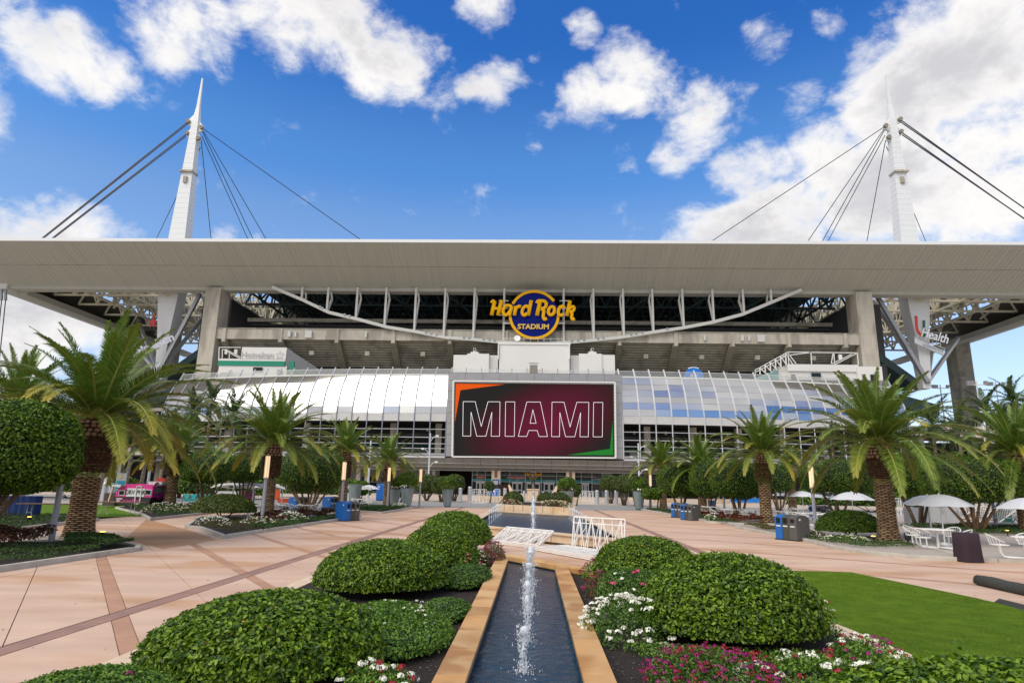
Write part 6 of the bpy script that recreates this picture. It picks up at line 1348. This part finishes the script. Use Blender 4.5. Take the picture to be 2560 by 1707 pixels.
for a,c,d,e in ((292,1236,304,1227),(360,1234,373,1224)): xa,za=cvp(a,c); xb,zb=cvp(d,e); MB().b2(xa,xb,-.05,0,za,zb).build('window',glassd,CV); MB().b2(xa-.06,xb+.06,-.035,-.01,za-.06,zb+.06).build('window_frame',steel_w,CV)
xa,za=cvp(336,1257); xb,zb=cvp(349,1215); g=MB(); 
for q in ((xa,za,xa,zb),(xb,za,xb,zb),(xa,za,xb,za),(xa,zb,xb,zb)): g.bar((q[0],-.06,q[1]),(q[2],-.06,q[3]),.07)
g.build('door_frame',steel_w,CV)
for a,c,d in ((286,302,1246),(288,296,1251)): xa,za=cvp(a,d); xb,_=cvp(c,d); MB().b2(xa,xb,-.06,-.03,za-.03,za+.05).build('side_stripe',white_m,CV)
text('#DrivePink',.42,(cvp(320,1250)[0],-.05,cvp(320,1250)[1]),UP,pinkp,CV,ex=.005)
g=MB(); xw,zw=cvp(321,1259); g.lathe([(.42,-.12),(.42,.12)],n=18); o=g.build('wheel',blackm,CV); o.location=(xw,.15,.4); o.rotation_euler=(math.pi/2,0,0); g=MB(); g.lathe([(.22,-.13),(.22,.13)],n=14); q=g.build('rim',steel_w,o)
xa,za=cvp(350,1210); MB().b2(xa,xa+1.1,.6,1.5,za-.02,za+.22).build('roof_unit',white_m,CV); xa,za=cvp(281,1216); MB().b2(xa,xa+.7,-.5,0,za,za+.12).build('awning',steel_w,CV); MB().bar((cvp(282,1217)[0],-.4,cvp(282,1217)[1]),(cvp(275,1255)[0],-.4,cvp(275,1255)[1]),.08).build('awning_pole',cream_m,CV)
xa,za=cvp(253,1256); MB().b2(xa,cvp(283,1256)[0],0,1.6,.15,1.1).build('front_box',M('brown_box',(.07,.04,.04),.7),CV)
xe=cvp(377.5,1240)[0]; zc_=cvp(377,1240)[1]
MB().add([(xe,.12,zc_+.1),(xe,1.63,zc_+.1),(xe,1.63,zc_+1.0),(xe,1.45,zc_+1.1),(xe,.3,zc_+1.1),(xe,.12,zc_+1.0)],[(0,1,2,3,4,5)]).build('end_panel',pinkd,CV)
MB().add([(xe+.01,.2,zc_+.3),(xe+.01,1.55,zc_+.3),(xe+.01,1.55,zc_+.72),(xe+.01,.2,zc_+.72)],[(0,1,2,3)]).build('window',M('trailer_glass',(.2,.2,.18),.1),CV)
MB().add([(xe+.01,.12,zc_+.1),(xe-.0+.01,.87,zc_-.22),(xe+.01,1.63,zc_+.1)],[(0,1,2)]).build('nose_point',pinkd,CV)
text('DrivePink',.3,(xe+.02,.87,zc_+.88),(math.pi/2,0,math.pi/2),white_m,CV,ex=.005)
# teal info sign, white costume jugs, banners
p=D(299,1225,64); t=empty('info_sign',(p[0],64,0),math.radians(8),'teal information sign board with a crest between slim trunks','sign'); w=.45; z1=D(299,1182,64)[2]; MB().b2(-.48,.48,0,.12,.3,z1).build('board',steel_g,t); MB().b2(-.40,.40,-.03,0,.4,z1-.75).build('teal_panel',M('sign_teal',(.0,.22,.32),.5),t)
for k,wd_ in enumerate((.1,.35,.5,.4,.5)): MB().b2(-.3,-.3+wd_,-.04,-.03,z1-1.1-.27*k,z1-1.04-.27*k).build('text_line',white_m,t)
MB().lathe([(.12,0),(.12,.03)],n=10).build('crest',gold,t); q=COL.objects[-1]; q.location=(0,-.03,z1-.38); q.rotation_euler=(math.pi/2,0,0); MB().b2(-.4,-.3,0,.1,0,.3).build('leg',steel_g,t); MB().b2(.3,.4,0,.1,0,.3).build('leg',steel_g,t)
def jug(px,py,Y,s,l):
    q=G(px,py); t=empty('white_cover',(q[0],q[1],0),0,l,'covered statue'); MB().lathe([(.35*s,0),(.42*s,.8*s),(.36*s,1.2*s),(.28*s,1.35*s),(.3*s,1.6*s),(.2*s,1.78*s),(.02,1.84*s)],n=16).build('cover',white,t,smooth=True); MB().box((.2*s,-.33*s,1.1*s),(.12*s,.1*s,.12*s)).build('knob',steel_g,t)
jug(263,1250,0,1.3,'white rounded cover between the bollards behind the lawn'); jug(1005,1252,0,1.0,'white rounded cover near the far left tub planter'); jug(411,1262,0,1.1,'white rounded figure right of the trailer')
MB().b2(-.35,.35,-.3,.3,1.5,2.3).build('box',red); o=COL.objects[-1]; q=G(411,1262); o.location=(q[0],q[1]-.8,0); o.name='red_box'; tag(o,'red box held up beside the trailer','box')
for i,(a,b_,y0,y1,Y,m,l) in enumerate(((612,630,1262,1228,58,M('magenta_banner',(.35,.01,.2),.6),'magenta banner under the square canopies'),(600,611,1262,1226,59,M('red_banner'),'red banner left of the magenta banner'),(692,734,1266,1246,66,M('orange_banner',(.60,.08,.02),.6),'long orange red banner left of the clipped tree'),(686,700,1247,1224,66,M('orange_banner'),'small upright orange red banner behind the palm'),(458,532,1252,1236,60,M('turquoise_banner',(.0,.36,.36),.6),'turquoise banner between caravan and flat dome'),(630,637,1262,1228,58.2,darkg,'dark panel beside the magenta banner'),(535,600,1250,1228,74,M('off_white'),'pale wall panel behind the canopies'),(1772,1786,1285,1250,60,M('poster_blue',(.01,.2,.6),.5),'bright blue poster board behind the right crotons'),(1826,1900,1255,1245,80,M('poster_blue'),'long blue banner behind the right clipped trees'),(2040,2090,1254,1247,80,M('turquoise_banner'),'turquoise banner behind the umbrella row'))):
    p0=D(a,y0,Y); p1=D(b_,y1,Y); t=empty('banner',((p0[0]+p1[0])/2,Y,0),0,l,'banner'); w=(p1[0]-p0[0])/2; MB().b2(-w,w,0,.05,max(.1,p0[2]),p1[2]).build('cloth',m,t); 
    for s in (-1,1): MB().b2(s*w-.03,s*w+.03,.05,.11,0,p1[2]+.05).build('post',steel_w,t)
for i in range(5):
    q=G(455+i*17,1268); o=MB().lathe([(.18,0),(.18,.03),(.03,.05),(.03,1.0),(.05,1.04)],n=8).build('rope_post',steel_g); o.location=(q[0],q[1],0); tag(o,'%s rope barrier post from the left before the turquoise banner'%('first','second','third','fourth','fifth')[i],'post','rope barrier posts'); 
    if i<4:
        q2_=G(455+(i+1)*17,1268); r=MB().tube([np.array([q[0]+(q2_[0]-q[0])*f,q[1]+(q2_[1]-q[1])*f,.98-.45*math.sin(math.pi*f)]) for f in np.linspace(0,1,9)],.03,6).build('orange_rope',M('rope_orange',(.7,.16,.01),.6)); tag(r,'%s orange rope from the left hanging between barrier posts'%('first','second','third','fourth')[i],'rope','orange barrier ropes')
q=G(955,1251); t=empty('portable_box',(q[0],q[1],0),0,'upright blue box beside the small umbrella','box'); MB().b2(-.7,.7,-.6,.6,.05,2.1).build('body',bluep,t,bevel=.1); MB().b2(-.65,.65,-.55,.55,0,.06).build('foot',blackm,t); MB().lathe([(.1,0),(.1,.02)],n=12).build('emblem',white_m,t); e_=COL.objects[-1]; e_.location=(-.35,-.61,1.75); e_.rotation_euler=(math.pi/2,0,0)
q=G(1235,1249); t=empty('portable_box',(q[0],q[1],0),0,'small blue box behind the left crowd barrier','box'); MB().b2(-.75,.75,-.5,.5,.05,1.7).build('body',bluep,t,bevel=.1); MB().b2(-.1,.1,-.52,-.5,1.2,1.4).build('emblem',white_m,t)
# right: stairs, cabinet, screens, picnic bench
def rail_stairs(px,py,l,w=1.8,n=9,flip=1):
    q=G(px,py); t=empty('metal_stairs',(q[0],q[1],0),math.radians(10),l,'stairs')
    for k in range(n): MB().b2(flip*k*.28,flip*(k*.28+.3),-w/2,w/2,k*.17,k*.17+.05).build('tread',M('tread_brown',(.22,.12,.08),.7),t)
    for s in (-1,1):
        g=MB(); g.bar((0,s*w/2,.9),(flip*n*.28,s*w/2,.9+n*.17),.05); g.bar((0,s*w/2,.05),(flip*n*.28,s*w/2,n*.17),.06)
        for k in range(n*2+1): g.bar((flip*k*.14,s*w/2,k*.085),(flip*k*.14,s*w/2,.9+k*.085),.025)
        g.build('railing',white_m,t)
rail_stairs(2412,1312,'white railed metal stairs below the broad clipped tree'); rail_stairs(2462,1312,'second railed metal stairs nearer the right edge',n=8)
q=G(2355,1311); t=empty('metal_cabinet',(q[0],q[1],0),0,'pale grey utility cabinet behind the big umbrella','cabinet'); MB().b2(-1.0,1.0,-.5,.5,.05,1.75).build('housing',M('cabinet_paint',(.48,.48,.48),.5),t,bevel=.02)
for x in (-.5,.5): MB().b2(x-.44,x+.44,-.54,-.5,.15,1.65).build('cabinet_door',M('cabinet_paint'),t); MB().b2(x+.3,x+.36,-.57,-.54,.8,1.05).build('handle',steel_g,t)
MB().b2(-2.4,-1.1,-.4,.4,.05,1.15).build('side_box',steel_g,t); MB().b2(-1.0,1.0,-.5,.5,0,.05).build('foot',blackm,t)
for px0,px1,l in ((2372,2400,'dark green mesh screen left of the stairs'),(2495,2545,'dark green mesh screen near the right edge')):
    a=G(px0,1308); b=G(px1,1309); t=empty('mesh_screen',(0,0,0),0,l,'screen'); MB().bar((a[0],a[1]+.5,.9),(b[0],b[1]+.5,.9),.05,1.7).build('mesh',M('mesh_green',(.0,.07,.05),.8),t)
    for e in (a,b): MB().b2(e[0]-.03,e[0]+.03,e[1]+.47,e[1]+.53,0,1.85).build('post',steel_g,t)
q=G(2505,1328); t=empty('picnic_bench',(q[0],q[1],.05),0,'grey aluminium picnic bench behind the light pole at right','bench'); MB().b2(-1.3,1.3,-.3,.3,.72,.77).build('table_top',steel_w,t); MB().b2(-1.3,1.3,-.8,-.55,.42,.46).build('seat',steel_w,t); MB().b2(-1.3,1.3,.55,.8,.42,.46).build('seat',steel_w,t)
for s in (-1,1): MB().bar((s*.9,-.7,0),(s*.9,0,.72),.05).build('leg',steel_w,t); MB().bar((s*.9,.7,0),(s*.9,0,.72),.05).build('leg',steel_w,t); MB().bar((s*.9,-.7,.4),(s*.9,.7,.4),.04).build('crossbar',steel_w,t)
# forecourt: islands and cream seat walls
for px0,px1,py,l in ((1196,1254,1251,'curved seat wall at the left lollipop tree'),(1428,1475,1255,'curved seat wall at the right lollipop tree'),(1105,1135,1250,'seat wall under the olive trees at left'),(1570,1600,1253,'seat wall under the olive trees at right'),(1630,1700,1256,'long seat wall behind the right palms'),(1750,2120,1258,'very long seat wall behind the right tables')):
    a=G(px0,py); b=G(px1,py+.6); t=empty('seat_wall',(0,0,0),0,l,'seat wall'); n=6
    for k in range(n): A=a+(b-a)*(k+.02)/n; B=a+(b-a)*(k+.98)/n; MB().bar((A[0],A[1]+.3,.35),(B[0],B[1]+.3,.35),.7,.6).build('wall_block',stone2,t)
# ---------------------------------------------------------------- fountain jets
wj=M('jet_water',(.80,.86,.92),.12,spec=.6,alpha=.62); wf=M('foam_water',(.85,.88,.92),.35,alpha=.8)
ICO_V=np.array([(0,0,1),(0,0,-1),(1,0,0),(-1,0,0),(0,1,0),(0,-1,0)],float); ICO_F=np.array([(0,2,4),(0,4,3),(0,3,5),(0,5,2),(1,4,2),(1,3,4),(1,5,3),(1,2,5)])
def jet(x,y,z0,h,r,n,label,seed,group,splash=.25,lean=0.,clear=1):
    t=empty('fountain_jet',(x,y,z0),0,label,'fountain jet',group); rng=np.random.default_rng(seed)
    # wobbling hollow sheath of falling water round a thin rising core
    zs=np.linspace(0,h,26); 
    for q,(rr_,ph) in enumerate(((r*.35,0),(r*.8,1.3))):
        pts=[(lean*z+.25*r*math.sin(z*9+ph+seed)*(z/h),.25*r*math.cos(z*7+ph)*(z/h),z) for z in zs]
        rad=[rr_*(.55+.45*math.sin(z*23+seed)*rng.uniform(.2,1)+(.55 if z>h*.8 and q else 0))*(1.0 if q==0 else min(1,.35+z/h)) for z in zs]; rad=[max(.006,a) for a in rad]; rad[-1]*=.4
        MB().tube(pts,rad,9).build('water_column',wj,t,smooth=True)
    z=rng.uniform(0,h*1.02,n); sp_=r*(.5+.9*(z/h)**2)+rng.exponential(r*.22,n); a=rng.uniform(0,6.28,n); c=np.column_stack([sp_*np.cos(a)+lean*z,sp_*np.sin(a),z])
    m2=int(n*.45); ar=rng.exponential(splash*.28,m2); aa=rng.uniform(0,6.28,m2); c2=np.column_stack([ar*np.cos(aa),ar*np.sin(aa),rng.exponential(.035,m2)]); c=np.vstack([c,c2]); s=rng.uniform(.002,.007,len(c))*(1+r*4)
    st_=np.column_stack([s,s,s*rng.uniform(1,2.6,len(c))]); V=(c[:,None,:]+ICO_V[None]*st_[:,None,:]).reshape(-1,3); F=(ICO_F[None]+(np.arange(len(c))*6)[:,None,None]).reshape(-1,3)
    o=npmesh('droplets',V,F,wf,t,smooth=True); o['kind']='stuff'
    return t
ORD=['first','second','third','fourth','fifth','sixth','seventh','eighth','ninth']; g_='jets in the narrow channel'; names=['nearest low fountain jet at the bottom of the channel','slim second jet of the channel','bubbling third jet of the channel','tall jet in the middle of the channel','fifth jet of the channel','tall jet near the far end of the channel']
for i,(y,h,r) in enumerate(((8.3,.52,.055),(9.9,.62,.05),(11.9,.55,.085),(13.9,.62,.09),(15.8,.75,.09),(17.7,.62,.085))): jet(-.07-.035*(i==0)*1,y,.03,h,r,420,names[i],801+i,g_,lean=.0)
for i in range(9):
    y=26.6+i*2.05; jet(.0,y,.30,(.9+.35*(i/8)),.085,150,'central pool jet, %s from the near rim'%ORD[i],820+i,'central line of pool jets',splash=.5)
for s in (-1,1):
    for i in range(8):
        y=(32.5 if s<0 else 27.5)+i*1.75; jet(s*2.15,y,.30,.75,.05,90,'%s small jet from the front in the %s row of the pool'%(ORD[i],'left' if s<0 else 'right'),840+i+10*s,('left' if s<0 else 'right')+' row of small pool jets',splash=.12)
# a few dead leaves and marks on the paving
dl=[];df=[]
for i in range(160):
    x=random.choice((random.uniform(-11,-5.2),random.uniform(5.2,11.5))); y=random.uniform(8,30)**1; a=random.uniform(0,6.28); r=random.uniform(.012,.035); k=len(dl)
    dl+=[(x+r*math.cos(a),y+r*math.sin(a),.008),(x+r*.4*math.cos(a+1.6),y+r*.4*math.sin(a+1.6),.016),(x-r*math.cos(a),y-r*math.sin(a),.008),(x+r*.4*math.cos(a-1.6),y+r*.4*math.sin(a-1.6),.012)]; df+=[(k,k+1,k+2),(k,k+2,k+3)]
tag(npmesh('leaf_litter',dl,df,M('litter',(.12,.06,.03),.9,c2=(.4,.3,.2),island=1)),'dry leaf crumbs scattered over the pink paving','litter',kind='stuff')
